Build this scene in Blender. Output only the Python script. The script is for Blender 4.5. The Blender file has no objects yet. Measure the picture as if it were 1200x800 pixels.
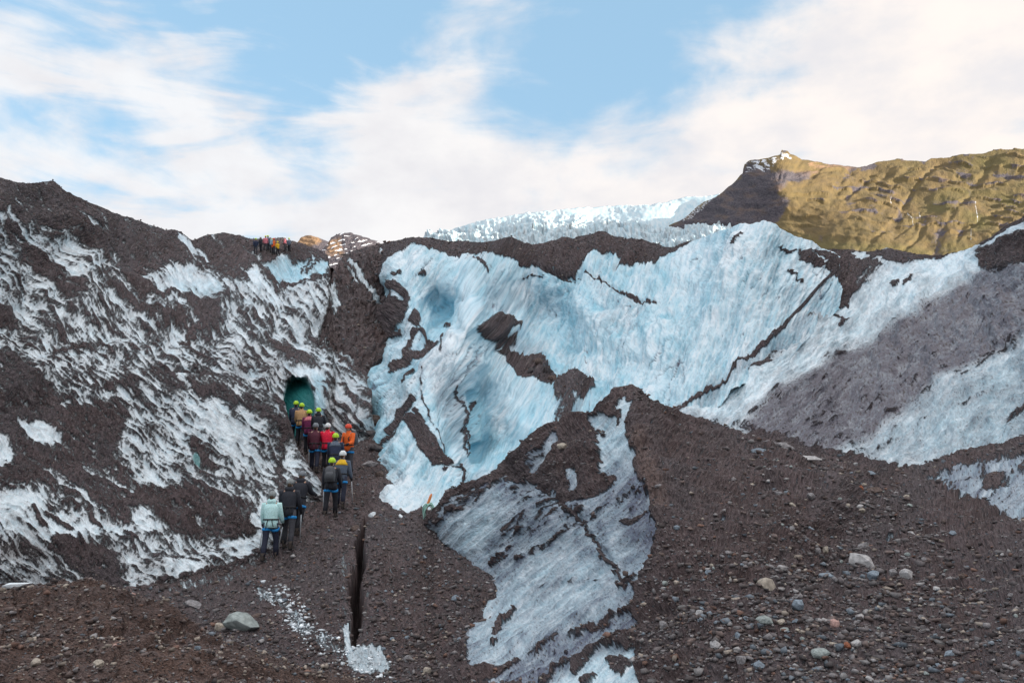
import bpy, math, random, time
import numpy as np
from mathutils import Vector, Matrix

T0 = time.time()
random.seed(7)
RNG = np.random.default_rng(11)
scene = bpy.context.scene
col = scene.collection

# ------------------------------------------------------------------ camera
FPX = 942.0                       # focal length in pixels of the 1200 px wide photograph
PITCH = math.atan(70.0 / FPX)     # camera looks slightly up
CAM = np.array((0.0, 0.0, 1.7))   # eye 1.7 m above z = 0
cam = bpy.data.cameras.new("camera")
cam.sensor_width = 36.0
cam.lens = 36.0 * FPX / 1200.0
cam.clip_start = 0.05
cam.clip_end = 20000.0
cam_ob = bpy.data.objects.new("camera", cam)
cam_ob.location = CAM
cam_ob.rotation_euler = (math.pi / 2 + PITCH, 0, 0)
col.objects.link(cam_ob)
scene.camera = cam_ob
CP, SP = math.cos(PITCH), math.sin(PITCH)

def at(px, py, d):
    """world point seen at photo pixel (px, py), d metres along the camera axis (arrays ok)"""
    x = (px - 600.0) / FPX * d
    u = (400.0 - py) / FPX * d
    return np.stack([x + CAM[0], d * CP - u * SP + CAM[1], d * SP + u * CP + CAM[2]], -1)

# ------------------------------------------------------------------ light, sky, exposure
SUN_AZ = math.radians(112.0)      # clockwise from the view direction (+Y)
SUN_EL = math.radians(9.5)
scene.view_settings.view_transform = 'Standard'
scene.view_settings.look = 'None'
scene.view_settings.gamma = 1.0
scene.view_settings.use_curve_mapping = False
scene.view_settings.exposure = 1.92

sun = bpy.data.lights.new("sun", 'SUN')
sun.energy = 3.2
sun.angle = math.radians(0.5)
sun.color = (1.0, 0.90, 0.76)
sun_ob = bpy.data.objects.new("sun", sun)
sdir = Vector((math.sin(SUN_AZ) * math.cos(SUN_EL), math.cos(SUN_AZ) * math.cos(SUN_EL), math.sin(SUN_EL)))
sun_ob.rotation_euler = sdir.to_track_quat('Z', 'Y').to_euler()
sun_ob.location = (60, -30, 60)
col.objects.link(sun_ob)

class NT:
    """small helper for building node trees"""
    def __init__(self, tree):
        self.t = tree; self.n = tree.nodes; self.l = tree.links
        self.n.clear()
    def node(self, kind, **kw):
        nd = self.n.new(kind)
        for k, v in kw.items():
            if k == 'ins':
                for kk, vv in v.items():
                    if hasattr(vv, 'is_output') or isinstance(vv, bpy.types.NodeSocket):
                        self.l.new(vv, nd.inputs[kk])
                    else:
                        nd.inputs[kk].default_value = vv
            else:
                setattr(nd, k, v)
        return nd
    def math(self, op, a, b=None, c=None, clamp=False):
        nd = self.n.new('ShaderNodeMath'); nd.operation = op; nd.use_clamp = clamp
        for i, v in enumerate((a, b, c)):
            if v is None: continue
            if isinstance(v, bpy.types.NodeSocket): self.l.new(v, nd.inputs[i])
            else: nd.inputs[i].default_value = v
        return nd.outputs[0]
    def mix(self, f, a, b, blend='MIX'):
        nd = self.n.new('ShaderNodeMix'); nd.data_type = 'RGBA'; nd.blend_type = blend
        for i, v in ((0, f), (6, a), (7, b)):
            if isinstance(v, bpy.types.NodeSocket): self.l.new(v, nd.inputs[i])
            elif i == 0: nd.inputs[0].default_value = v
            else: nd.inputs[i].default_value = (v[0], v[1], v[2], 1.0)
        return nd.outputs[2]
    def vmath(self, op, a, b=None, scale=None):
        nd = self.n.new('ShaderNodeVectorMath'); nd.operation = op
        for i, v in enumerate((a, b)):
            if v is None: continue
            if isinstance(v, bpy.types.NodeSocket): self.l.new(v, nd.inputs[i])
            else: nd.inputs[i].default_value = v
        if scale is not None: nd.inputs['Scale'].default_value = scale
        return nd
    def noise(self, vec, scale, detail=4.0, rough=0.55, dist=0.0):
        nd = self.node('ShaderNodeTexNoise', ins={'Scale': scale, 'Detail': detail, 'Roughness': rough, 'Distortion': dist})
        self.l.new(vec, nd.inputs['Vector'])
        return nd.outputs['Fac']
    def smooth(self, x, a, b):
        nd = self.n.new('ShaderNodeMapRange'); nd.interpolation_type = 'SMOOTHSTEP'
        self.l.new(x, nd.inputs[0])
        for i, v in ((1, a), (2, b), (3, 0.0), (4, 1.0)):
            nd.inputs[i].default_value = v
        return nd.outputs[0]

def build_world():
    w = bpy.data.worlds.new("World"); scene.world = w; w.use_nodes = True
    g = NT(w.node_tree)
    sky = g.node('ShaderNodeTexSky', sky_type='NISHITA', sun_disc=False)
    sky.sun_elevation = SUN_EL
    sky.sun_rotation = SUN_AZ
    sky.altitude = 100; sky.air_density = 1.0; sky.dust_density = 0.6; sky.ozone_density = 1.6
    tc = g.node('ShaderNodeTexCoord')
    d = g.vmath('NORMALIZE', tc.outputs['Generated']).outputs[0]
    sep = g.node('ShaderNodeSeparateXYZ'); g.l.new(d, sep.inputs[0])
    X, Y, Z = sep.outputs
    az = g.math('ARCTAN2', X, Y)
    el = g.math('ARCSINE', Z)
    # cloud layers live on direction; streaks of cirrus are stretched along a slanted axis
    comb = g.node('ShaderNodeCombineXYZ'); g.l.new(az, comb.inputs[0]); g.l.new(el, comb.inputs[1])
    rot = g.node('ShaderNodeMapping', ins={'Rotation': (0, 0, math.radians(34)), 'Scale': (4.0, 15.0, 1.0), 'Location': (0.4, 0.3, 0)})
    g.l.new(comb.outputs[0], rot.inputs['Vector'])
    cirrus = g.noise(rot.outputs[0], 1.0, 7.0, 0.56, 0.7)
    m2 = g.node('ShaderNodeMapping', ins={'Scale': (4.2, 7.0, 1.0), 'Location': (1.7, 0.2, 0)})
    g.l.new(comb.outputs[0], m2.inputs['Vector'])
    puff = g.noise(m2.outputs[0], 1.3, 8.0, 0.55, 0.25)
    def blob(a0, e0, ra, re):
        u = g.math('DIVIDE', g.math('SUBTRACT', az, math.radians(a0)), math.radians(ra))
        v = g.math('DIVIDE', g.math('SUBTRACT', el, math.radians(e0)), math.radians(re))
        r2 = g.math('ADD', g.math('MULTIPLY', u, u), g.math('MULTIPLY', v, v))
        return g.math('POWER', 2.718, g.math('MULTIPLY', r2, -1.0))
    # more cloud low down, blue openings higher up, cloud added overhead for whiter light
    base = g.math('MAXIMUM', g.smooth(el, math.radians(32), math.radians(12)), g.smooth(el, math.radians(34), math.radians(46)))
    dens = g.math('ADD', g.math('MULTIPLY', g.math('SUBTRACT', puff, 0.2), 2.3), g.math('MULTIPLY', base, 0.62))
    for (a0, e0, ra, re, k) in BLOBS:
        dens = g.math('ADD', dens, g.math('MULTIPLY', blob(a0, e0, ra, re), k))
    left = g.smooth(az, math.radians(4), math.radians(-22))
    dens = g.math('ADD', dens, g.math('MULTIPLY', g.math('MULTIPLY', g.math('SUBTRACT', cirrus, 0.5), 2.4), g.math('ADD', g.math('MULTIPLY', left, 0.7), 0.45)))
    cov = g.smooth(dens, 0.42, 1.26)
    warm = g.smooth(az, math.radians(-30), math.radians(34))
    ccol = g.mix(warm, (0.250, 0.253, 0.259), (0.285, 0.260, 0.243))
    body = g.noise(m2.outputs[0], 2.2, 6.0, 0.55)
    ccol = g.mix(g.smooth(body, 0.3, 0.75), ccol, (0.224, 0.220, 0.227))
    lift = g.math('MULTIPLY_ADD', g.smooth(el, math.radians(26), math.radians(78)), 0.9, 1.0)  # clouds above the view brightened to lift the light on the ground
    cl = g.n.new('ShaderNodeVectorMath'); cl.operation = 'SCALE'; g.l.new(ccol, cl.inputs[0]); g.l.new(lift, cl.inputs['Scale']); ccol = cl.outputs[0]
    skyc = g.mix(1.0, sky.outputs[0], (0.10, 0.10, 0.10), 'MULTIPLY')
    # thin veil over the blue: high ice cloud
    skyc = g.mix(VEIL, skyc, (0.098, 0.160, 0.218))
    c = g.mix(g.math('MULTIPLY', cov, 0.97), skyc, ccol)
    # below the horizon: grey-brown ground light
    down = g.smooth(el, math.radians(-1), math.radians(-6))
    c = g.mix(down, c, (0.10, 0.10, 0.105))
    bg = g.node('ShaderNodeBackground', ins={'Color': c, 'Strength': 1.0})
    out = g.node('ShaderNodeOutputWorld'); g.l.new(bg.outputs[0], out.inputs[0])

VEIL = 0.82
# azimuth, elevation, half widths (degrees), weight: - opens blue sky, + gathers cloud
BLOBS = [(-12, 26.5, 7.5, 5.0, -0.62), (9, 25, 10, 5.5, -0.75), (-30, 15, 9, 3.0, -0.30), (-3, 25, 4.5, 4, 0.35),
         (30, 23, 13, 7, 0.75), (-22, 22, 7, 5, 0.20), (15, 29, 10, 4, -0.5), (-27, 25, 9, 6, -0.50), (-16, 22, 5, 3, -0.2)]
build_world()

# ------------------------------------------------------------------ numpy noise
def _hash(ix, iy, seed):
    h = (ix.astype(np.int64) * 374761393 + iy.astype(np.int64) * 668265263 + seed * 974634777) & 0x7fffffff
    h = ((h ^ (h >> 13)) * 1274126177) & 0x7fffffff
    return (h ^ (h >> 16)) & 0xffff

_ang = np.linspace(0, 2 * np.pi, 65536, endpoint=False)
_GC = np.cos(_ang).astype(np.float32); _GS = np.sin(_ang).astype(np.float32)

def perlin(x, y, seed=0):
    ix = np.floor(x); iy = np.floor(y)
    fx = (x - ix).astype(np.float32); fy = (y - iy).astype(np.float32)
    u = fx * fx * fx * (fx * (fx * 6 - 15) + 10); v = fy * fy * fy * (fy * (fy * 6 - 15) + 10)
    def g(dx, dy):
        h = _hash(ix + dx, iy + dy, seed)
        return _GC[h] * (fx - dx) + _GS[h] * (fy - dy)
    a = g(0, 0); b = g(1, 0); c = g(0, 1); d = g(1, 1)
    return ((a + u * (b - a)) * (1 - v) + (c + u * (d - c)) * v) * 1.55     # about -1..1

def fbm(x, y, octv=4, seed=0, gain=0.5, lac=2.03):
    s = 0; a = 1.0; t = 0
    for k in range(octv):
        s = s + a * perlin(x, y, seed + 17 * k); t += a
        x = x * lac + 13.7; y = y * lac - 7.1; a *= gain
    return s / t * 1.25

def ridged(x, y, octv=3, seed=0):
    s = 0; a = 1.0; t = 0
    for k in range(octv):
        s = s + a * (1 - 2 * np.abs(perlin(x, y, seed + 31 * k))); t += a
        x = x * 2.1 + 3.3; y = y * 2.1 + 9.9; a *= 0.5
    return s / t

def cells(x, y, seed=0):
    """distance to nearest and second nearest jittered point, and a cell id value"""
    ix = np.floor(x); iy = np.floor(y)
    f1 = np.full(x.shape, 9.0, np.float32); f2 = f1.copy(); idv = np.zeros(x.shape, np.float32)
    for dx in (-1, 0, 1):
        for dy in (-1, 0, 1):
            cx = ix + dx; cy = iy + dy
            h1 = _hash(cx, cy, seed) / 65536.0; h2 = _hash(cx, cy, seed + 5) / 65536.0
            dd = np.hypot(cx + h1 - x, cy + h2 - y).astype(np.float32)
            near = dd < f1
            f2 = np.where(near, f1, np.minimum(f2, dd))
            idv = np.where(near, (_hash(cx, cy, seed + 9) / 65536.0), idv)
            f1 = np.where(near, dd, f1)
    return f1, f2, idv

def sstep(x, a, b):
    t = np.clip((x - a) / (b - a), 0, 1)
    return t * t * (3 - 2 * t)

def rot2(x, y, deg):
    """coordinates along and across a direction (degrees, y down)"""
    c, s = math.cos(math.radians(deg)), math.sin(math.radians(deg))
    return x * c + y * s, -x * s + y * c

def poly_mask(X, Y, pts, feather):
    inside = np.zeros(X.shape, bool); dist = np.full(X.shape, 1e9, np.float32)
    n = len(pts)
    for i in range(n):
        x0, y0 = pts[i]; x1, y1 = pts[(i + 1) % n]
        dx, dy = x1 - x0, y1 - y0
        t = np.clip(((X - x0) * dx + (Y - y0) * dy) / (dx * dx + dy * dy + 1e-9), 0, 1)
        dist = np.minimum(dist, np.hypot(X - x0 - t * dx, Y - y0 - t * dy))
        if y0 != y1:
            cr = ((y0 > Y) != (y1 > Y)) & (X < (x1 - x0) * (Y - y0) / (y1 - y0) + x0)
            inside ^= cr
    sd = np.where(inside, dist, -dist)
    return sstep(sd, -feather, feather)

def stroke_mask(X, Y, pts, w, feather):
    dist = np.full(X.shape, 1e9, np.float32)
    for (x0, y0), (x1, y1) in zip(pts[:-1], pts[1:]):
        dx, dy = x1 - x0, y1 - y0
        t = np.clip(((X - x0) * dx + (Y - y0) * dy) / (dx * dx + dy * dy + 1e-9), 0, 1)
        dist = np.minimum(dist, np.hypot(X - x0 - t * dx, Y - y0 - t * dy))
    return 1 - sstep(dist, w - feather, w + feather)

def paint(X, Y, v, ops):
    """ops: ('p', points, feather, value[, weight]) polygons or ('s', points, halfwidth, value[, weight]) strokes"""
    for op in ops:
        if op[0] == 'p':
            m = poly_mask(X, Y, op[1], op[2])
        else:
            m = stroke_mask(X, Y, op[1], op[2], max(1.0, op[2] * 0.45))
        wgt = op[4] if len(op) > 4 else 1.0
        v = v * (1 - m * wgt) + op[3] * m * wgt
    return v

# ------------------------------------------------------------------ thin-plate surfaces through surveyed points
class Depth:
    def __init__(self, pts, lam=1e-4):
        p = np.array(pts, float)
        self.c = p[:, :2] / 300.0
        q = 1.0 / p[:, 2]
        n = len(p)
        K = self._u(self.c[:, None, :] - self.c[None, :, :]) + lam * np.eye(n)
        Pm = np.hstack([np.ones((n, 1)), self.c])
        A = np.zeros((n + 3, n + 3)); A[:n, :n] = K; A[:n, n:] = Pm; A[n:, :n] = Pm.T
        self.w = np.linalg.solve(A, np.concatenate([q, np.zeros(3)]))
    @staticmethod
    def _u(d):
        r2 = (d ** 2).sum(-1) + 1e-12
        return 0.5 * r2 * np.log(r2)
    def __call__(self, px, py):
        px = np.asarray(px, float); py = np.asarray(py, float)
        sh = px.shape
        x = px.ravel() / 300.0; y = py.ravel() / 300.0
        n = len(self.c)
        q = self.w[n] + self.w[n + 1] * x + self.w[n + 2] * y
        for i in range(n):
            r2 = (x - self.c[i, 0]) ** 2 + (y - self.c[i, 1]) ** 2 + 1e-12
            q = q + self.w[i] * 0.5 * r2 * np.log(r2)
        return (1.0 / np.maximum(q, 1e-5)).reshape(sh)

def curve(pts, x):
    p = np.array(pts, float)
    return np.interp(x, p[:, 0], p[:, 1])

class Sheet:
    """a piece of terrain: grid between a crest line and a foot line, carried over its crest and down the far side"""
    def __init__(self, x0, x1, top, bottom, depth, step=1.3, rough_top=1.2, seed=0):
        lo, hi = max(x0, -60), min(x1, 1260)      # finest inside the view, coarser where the ground runs on beyond it
        xs = np.linspace(lo, hi, int((hi - lo) / step) + 1)
        if x0 < lo: xs = np.concatenate([np.linspace(x0, lo, int((lo - x0) / 5) + 1)[:-1], xs])
        if x1 > hi: xs = np.concatenate([xs, np.linspace(hi, x1, int((x1 - hi) / 5) + 1)[1:]])
        nx = len(xs)
        t = curve(top, xs) + rough_top * (fbm(xs / 9.0, xs * 0 + seed, 4, seed, 0.6))
        b = curve(bottom, xs)
        ny = int(max((b - t).max() / step, 8)) + 1
        v = np.linspace(0, 1, ny)[:, None]
        self.X = np.broadcast_to(xs[None, :], (ny, nx)).copy()
        self.Y = t[None, :] * (1 - v) + b[None, :] * v
        self.D = depth(self.X, self.Y)
        self.P = at(self.X, self.Y, self.D)
        self.mpp = self.D / FPX
        e = 1.5
        dx = at(self.X + e, self.Y, depth(self.X + e, self.Y)) - self.P
        dy = at(self.X, self.Y + e, depth(self.X, self.Y + e)) - self.P
        n = np.cross(dx, dy); n /= np.linalg.norm(n, axis=-1, keepdims=True) + 1e-12
        n[((self.P - CAM) * n).sum(-1) > 0] *= -1
        self.N = n
    def displace(self, h_px):
        """h_px: relief in units of one photo pixel at that distance"""
        self.P = self.P + self.N * (h_px * self.mpp)[..., None]
    def finish(self, name, mat, cov, flow, back=((0.5, 0.15), (2.0, 0.9), (5.0, 3.0), (11.0, 9.0), (14.0, 22.0)), kind='structure'):
        P = self.P.astype(np.float32)
        rows = []
        v = P[0] - CAM.astype(np.float32)
        h = v.copy(); h[:, 2] = 0; h /= np.linalg.norm(h, axis=-1, keepdims=True)
        sc = (self.D[0] / 40.0)[:, None]
        for (fw, dn) in reversed(back):
            r = P[0] + h * fw * sc
            r[:, 2] -= (dn * sc)[:, 0]
            rows.append(r)
        nb = len(rows)
        if nb:
            P = np.concatenate([np.array(rows, np.float32), P], 0)
            pad = lambda a: np.concatenate([np.repeat(a[:1], nb, 0), a], 0)
            cov = pad(cov); flow = pad(flow); mpp = pad(self.mpp)
        else:
            mpp = self.mpp
        ob = grid_object(name, P, mat, cov, flow, mpp)
        if kind: ob['kind'] = kind
        self.ob = ob
        return ob

def grid_object(name, P, mat, cov=None, flow=None, mpp=None, smooth=True):
    ny, nx = P.shape[:2]
    me = bpy.data.meshes.new(name)
    me.vertices.add(ny * nx)
    me.vertices.foreach_set('co', P.reshape(-1).astype(np.float32))
    i = np.arange(ny * nx, dtype=np.int32).reshape(ny, nx)
    f = np.stack([i[:-1, :-1], i[1:, :-1], i[1:, 1:], i[:-1, 1:]], -1).reshape(-1, 4)
    nf = len(f)
    me.loops.add(nf * 4); me.polygons.add(nf)
    me.loops.foreach_set('vertex_index', f.reshape(-1))
    me.polygons.foreach_set('loop_start', np.arange(0, nf * 4, 4, dtype=np.int32))
    me.polygons.foreach_set('use_smooth', np.full(nf, smooth, bool))
    me.update(calc_edges=True)
    if cov is not None:
        a = me.attributes.new('cover', 'FLOAT_COLOR', 'POINT'); a.data.foreach_set('color', cov.reshape(-1).astype(np.float32))
    if flow is not None:
        a = me.attributes.new('flow', 'FLOAT_VECTOR', 'POINT'); a.data.foreach_set('vector', flow.reshape(-1).astype(np.float32))
    if mpp is not None:
        a = me.attributes.new('grain', 'FLOAT', 'POINT'); a.data.foreach_set('value', mpp.reshape(-1).astype(np.float32))
    me.materials.append(mat)
    ob = bpy.data.objects.new(name, me); col.objects.link(ob)
    return ob

# ------------------------------------------------------------------ materials
def new_mat(name):
    m = bpy.data.materials.new(name); m.use_nodes = True
    g = NT(m.node_tree)
    out = g.node('ShaderNodeOutputMaterial')
    bsdf = g.node('ShaderNodeBsdfPrincipled')
    g.l.new(bsdf.outputs[0], out.inputs[0])
    return m, g, bsdf

def glacier_material():
    """cover = (debris, blue ice and hollow shade, grime film and trough shade, teal / warm)"""
    m, g, b = new_mat('glacier')
    a = g.node('ShaderNodeAttribute', attribute_name='cover')
    sc = g.node('ShaderNodeSeparateColor'); g.l.new(a.outputs['Color'], sc.inputs[0])
    dirt, blue, grime = sc.outputs; extra = a.outputs['Alpha']
    fl = g.node('ShaderNodeAttribute', attribute_name='flow').outputs['Vector']
    gr = g.node('ShaderNodeAttribute', attribute_name='grain').outputs['Fac']
    st = g.node('ShaderNodeMapping', ins={'Scale': (0.085, 0.27, 1.0)}); g.l.new(fl, st.inputs['Vector'])
    streak = g.noise(st.outputs[0], 1.0, 5.0, 0.6)
    fine = g.noise(fl, 0.34, 4.0, 0.6)
    mid = g.noise(fl, 0.045, 4.0, 0.55)
    grit = g.noise(fl, 0.46, 2.5, 0.6)
    # ice
    bl = g.math('ADD', blue, g.math('MULTIPLY', g.math('SUBTRACT', streak, 0.5), 1.5), clamp=True)
    ice = g.mix(bl, (0.79, 0.875, 0.92), (0.32, 0.63, 0.76))
    gm = g.math('ADD', grime, g.math('MULTIPLY', g.math('SUBTRACT', mid, 0.5), 0.5))
    gm = g.math('ADD', gm, g.math('MULTIPLY', g.math('SUBTRACT', fine, 0.52), 0.85))
    gm = g.math('ADD', gm, g.math('MULTIPLY', g.math('SUBTRACT', streak, 0.5), 0.55), clamp=True)
    gm = g.math('POWER', gm, 0.8)
    hue = g.node('ShaderNodeSeparateXYZ'); g.l.new(fl, hue.inputs[0])
    ice = g.mix(gm, ice, g.mix(hue.outputs[2], (0.105, 0.115, 0.165), (0.150, 0.118, 0.110)))
    pep = g.smooth(grit, 0.57, 0.65)
    ice = g.mix(g.math('MULTIPLY', pep, g.math('MULTIPLY_ADD', grime, 1.9, -0.30), clamp=True), ice, (0.055, 0.045, 0.046))
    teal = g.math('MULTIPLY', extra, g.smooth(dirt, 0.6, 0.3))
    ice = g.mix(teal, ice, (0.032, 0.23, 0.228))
    # debris
    deb = g.mix(g.smooth(mid, 0.35, 0.65), (0.094, 0.067, 0.069), (0.152, 0.113, 0.117))
    wide = g.noise(fl, 0.011, 4.0, 0.6)
    deb = g.mix(g.math('MULTIPLY', g.smooth(wide, 0.42, 0.62), 0.75), deb, (0.120, 0.104, 0.113))
    deb = g.mix(g.math('MULTIPLY', g.smooth(wide, 0.46, 0.34), 0.5), deb, (0.062, 0.044, 0.044))
    deb = g.mix(g.smooth(fine, 0.38, 0.62), g.mix(0.55, deb, (0.03, 0.02, 0.018)), deb)
    deb = g.mix(g.math('MULTIPLY', g.smooth(grit, 0.57, 0.66), 0.6), deb, (0.24, 0.21, 0.205))
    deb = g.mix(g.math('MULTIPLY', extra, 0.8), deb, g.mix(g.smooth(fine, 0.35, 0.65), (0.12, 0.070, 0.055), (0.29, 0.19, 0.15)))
    jit = g.math('ADD', g.math('MULTIPLY', g.math('SUBTRACT', fine, 0.5), 2.0), g.math('MULTIPLY', g.math('SUBTRACT', streak, 0.5), 1.1))
    dd = g.math('ADD', dirt, g.math('MULTIPLY', jit, g.smooth(dirt, 0.0, 0.22)))
    cvr = g.smooth(dd, 0.18, 0.82)
    c = g.mix(cvr, ice, deb)
    g.l.new(c, b.inputs['Base Color'])
    rough = g.math('MULTIPLY_ADD', cvr, 0.5, 0.42)
    g.l.new(rough, b.inputs['Roughness'])
    b.inputs['Specular IOR Level'].default_value = 0.3
    h = g.math('MULTIPLY', g.math('ADD', fine, g.math('MULTIPLY', grit, 0.7)), g.math('MULTIPLY_ADD', cvr, 1.85, 0.35))
    h = g.math('ADD', h, g.math('MULTIPLY', streak, g.math('MULTIPLY_ADD', cvr, -0.8, 0.9)))
    h = g.math('ADD', h, g.math('MULTIPLY', g.math('MULTIPLY', mid, cvr), 3.5))
    bump = g.node('ShaderNodeBump', ins={'Strength': 1.0})
    g.l.new(h, bump.inputs['Height']); g.l.new(g.math('MULTIPLY', gr, 4.0), bump.inputs['Distance'])
    g.l.new(bump.outputs[0], b.inputs['Normal'])
    return m

MAT_GLACIER = glacier_material()
# ------------------------------------------------------------------ terrain helpers
def coverage(S, angle, base, ops, amp=(0.55, 0.35, 0.25), warp=5.0, jag=5.0, soft=0.80, seed=0, wl=(42, 7.5), gain=1.0):
    """debris cover: hand-surveyed patches, ragged along the run-off direction, plus run-off streaks"""
    X, Y = S.X, S.Y
    t, n = rot2(X, Y, angle)
    wx = X + warp * fbm(X / 28, Y / 28, 3, seed + 1); wy = Y + warp * fbm(X / 28, Y / 28, 3, seed + 2)
    j = jag * 1.4 * fbm(n / 7.0, t / 40.0, 4, seed + 3, 0.62)
    c, s = math.cos(math.radians(angle)), math.sin(math.radians(angle))
    wx = wx + j * c; wy = wy + j * s
    v = paint(wx, wy, np.full(X.shape, float(base)), ops)
    wt = t + 10 * fbm(X / 60, Y / 60, 2, seed + 8); wn = n + 5 * fbm(X / 70, Y / 70, 2, seed + 9)
    s1 = fbm(wt / wl[0], wn / wl[1], 3, seed + 4, 0.55)
    s2 = fbm(wt / 17, wn / 3.8, 3, seed + 5)
    f1 = fbm(X / 32, Y / 32, 4, seed + 6)
    tot = v * gain + amp[0] * 1.5 * s1 + amp[1] * 1.5 * s2 + amp[2] * 1.5 * f1
    film = sstep(tot, -1.15, 0.1)
    return sstep(tot, -soft, soft), s1, s2, f1, film

def pack(dirt, blue, grime, extra, X):
    o = np.zeros(X.shape + (4,), np.float32)
    for k, a in enumerate((dirt, blue, grime, extra)):
        o[..., k] = np.clip(a, 0, 1)
    return o

def flow_vec(S, angle, brown=0.0):
    t, n = rot2(S.X, S.Y, angle)
    return np.stack([t, n, np.full_like(t, brown)], -1)

# ================================================================== LEFT SLOPE (upper part, with the ice cave)
L_DEPTH = Depth([(-420, 450, 13.5), (-420, 190, 19), (-420, 600, 11.5), (-200, 190, 26), (0, 205, 34), (60, 212, 40), (110, 240, 47), (170, 262, 56), (225, 280, 65), (255, 273, 76), (290, 279, 84), (345, 284, 92),
                 (-60, 300, 24), (0, 330, 27.5), (0, 450, 22.6), (100, 350, 34), (200, 350, 41), (280, 350, 52), (100, 430, 26.5), (150, 450, 27.2),
                 (200, 400, 33), (300, 400, 43), (330, 430, 41), (340, 380, 52), (370, 420, 48), (360, 330, 70), (385, 400, 56), (300, 320, 68),
                 (340, 318, 74), (375, 312, 80), (330, 303, 84.5), (390, 297, 92),
                 (350, 440, 39), (380, 445, 39), (400, 470, 36.5), (425, 490, 35.5), (390, 510, 34.2), (410, 545, 30.5), (440, 470, 46), (445, 520, 40),
                 (340, 500, 34.5), (300, 500, 33.5), (250, 500, 31), (360, 545, 31.5), (200, 560, 28), (0, 570, 20.3), (100, 560, 23.5), (420, 420, 58), (440, 380, 74)])
L = Sheet(-420, 446, [(-420, 120), (-200, 165), (-60, 192), (-10, 207), (4, 208), (12, 212), (40, 214), (62, 211), (75, 222), (110, 240), (140, 252), (170, 262), (195, 270), (205, 269), (226, 281),
                     (240, 275), (262, 272), (280, 275), (292, 281), (310, 282), (330, 279), (350, 284), (372, 292), (384, 300), (388, 330), (394, 380), (405, 402), (420, 418), (430, 450), (436, 490), (446, 520)],
          [(-420, 620), (-60, 600), (120, 600), (330, 590), (446, 600)], L_DEPTH, 1.45, 1.6, 101)
A_L = 46
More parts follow.
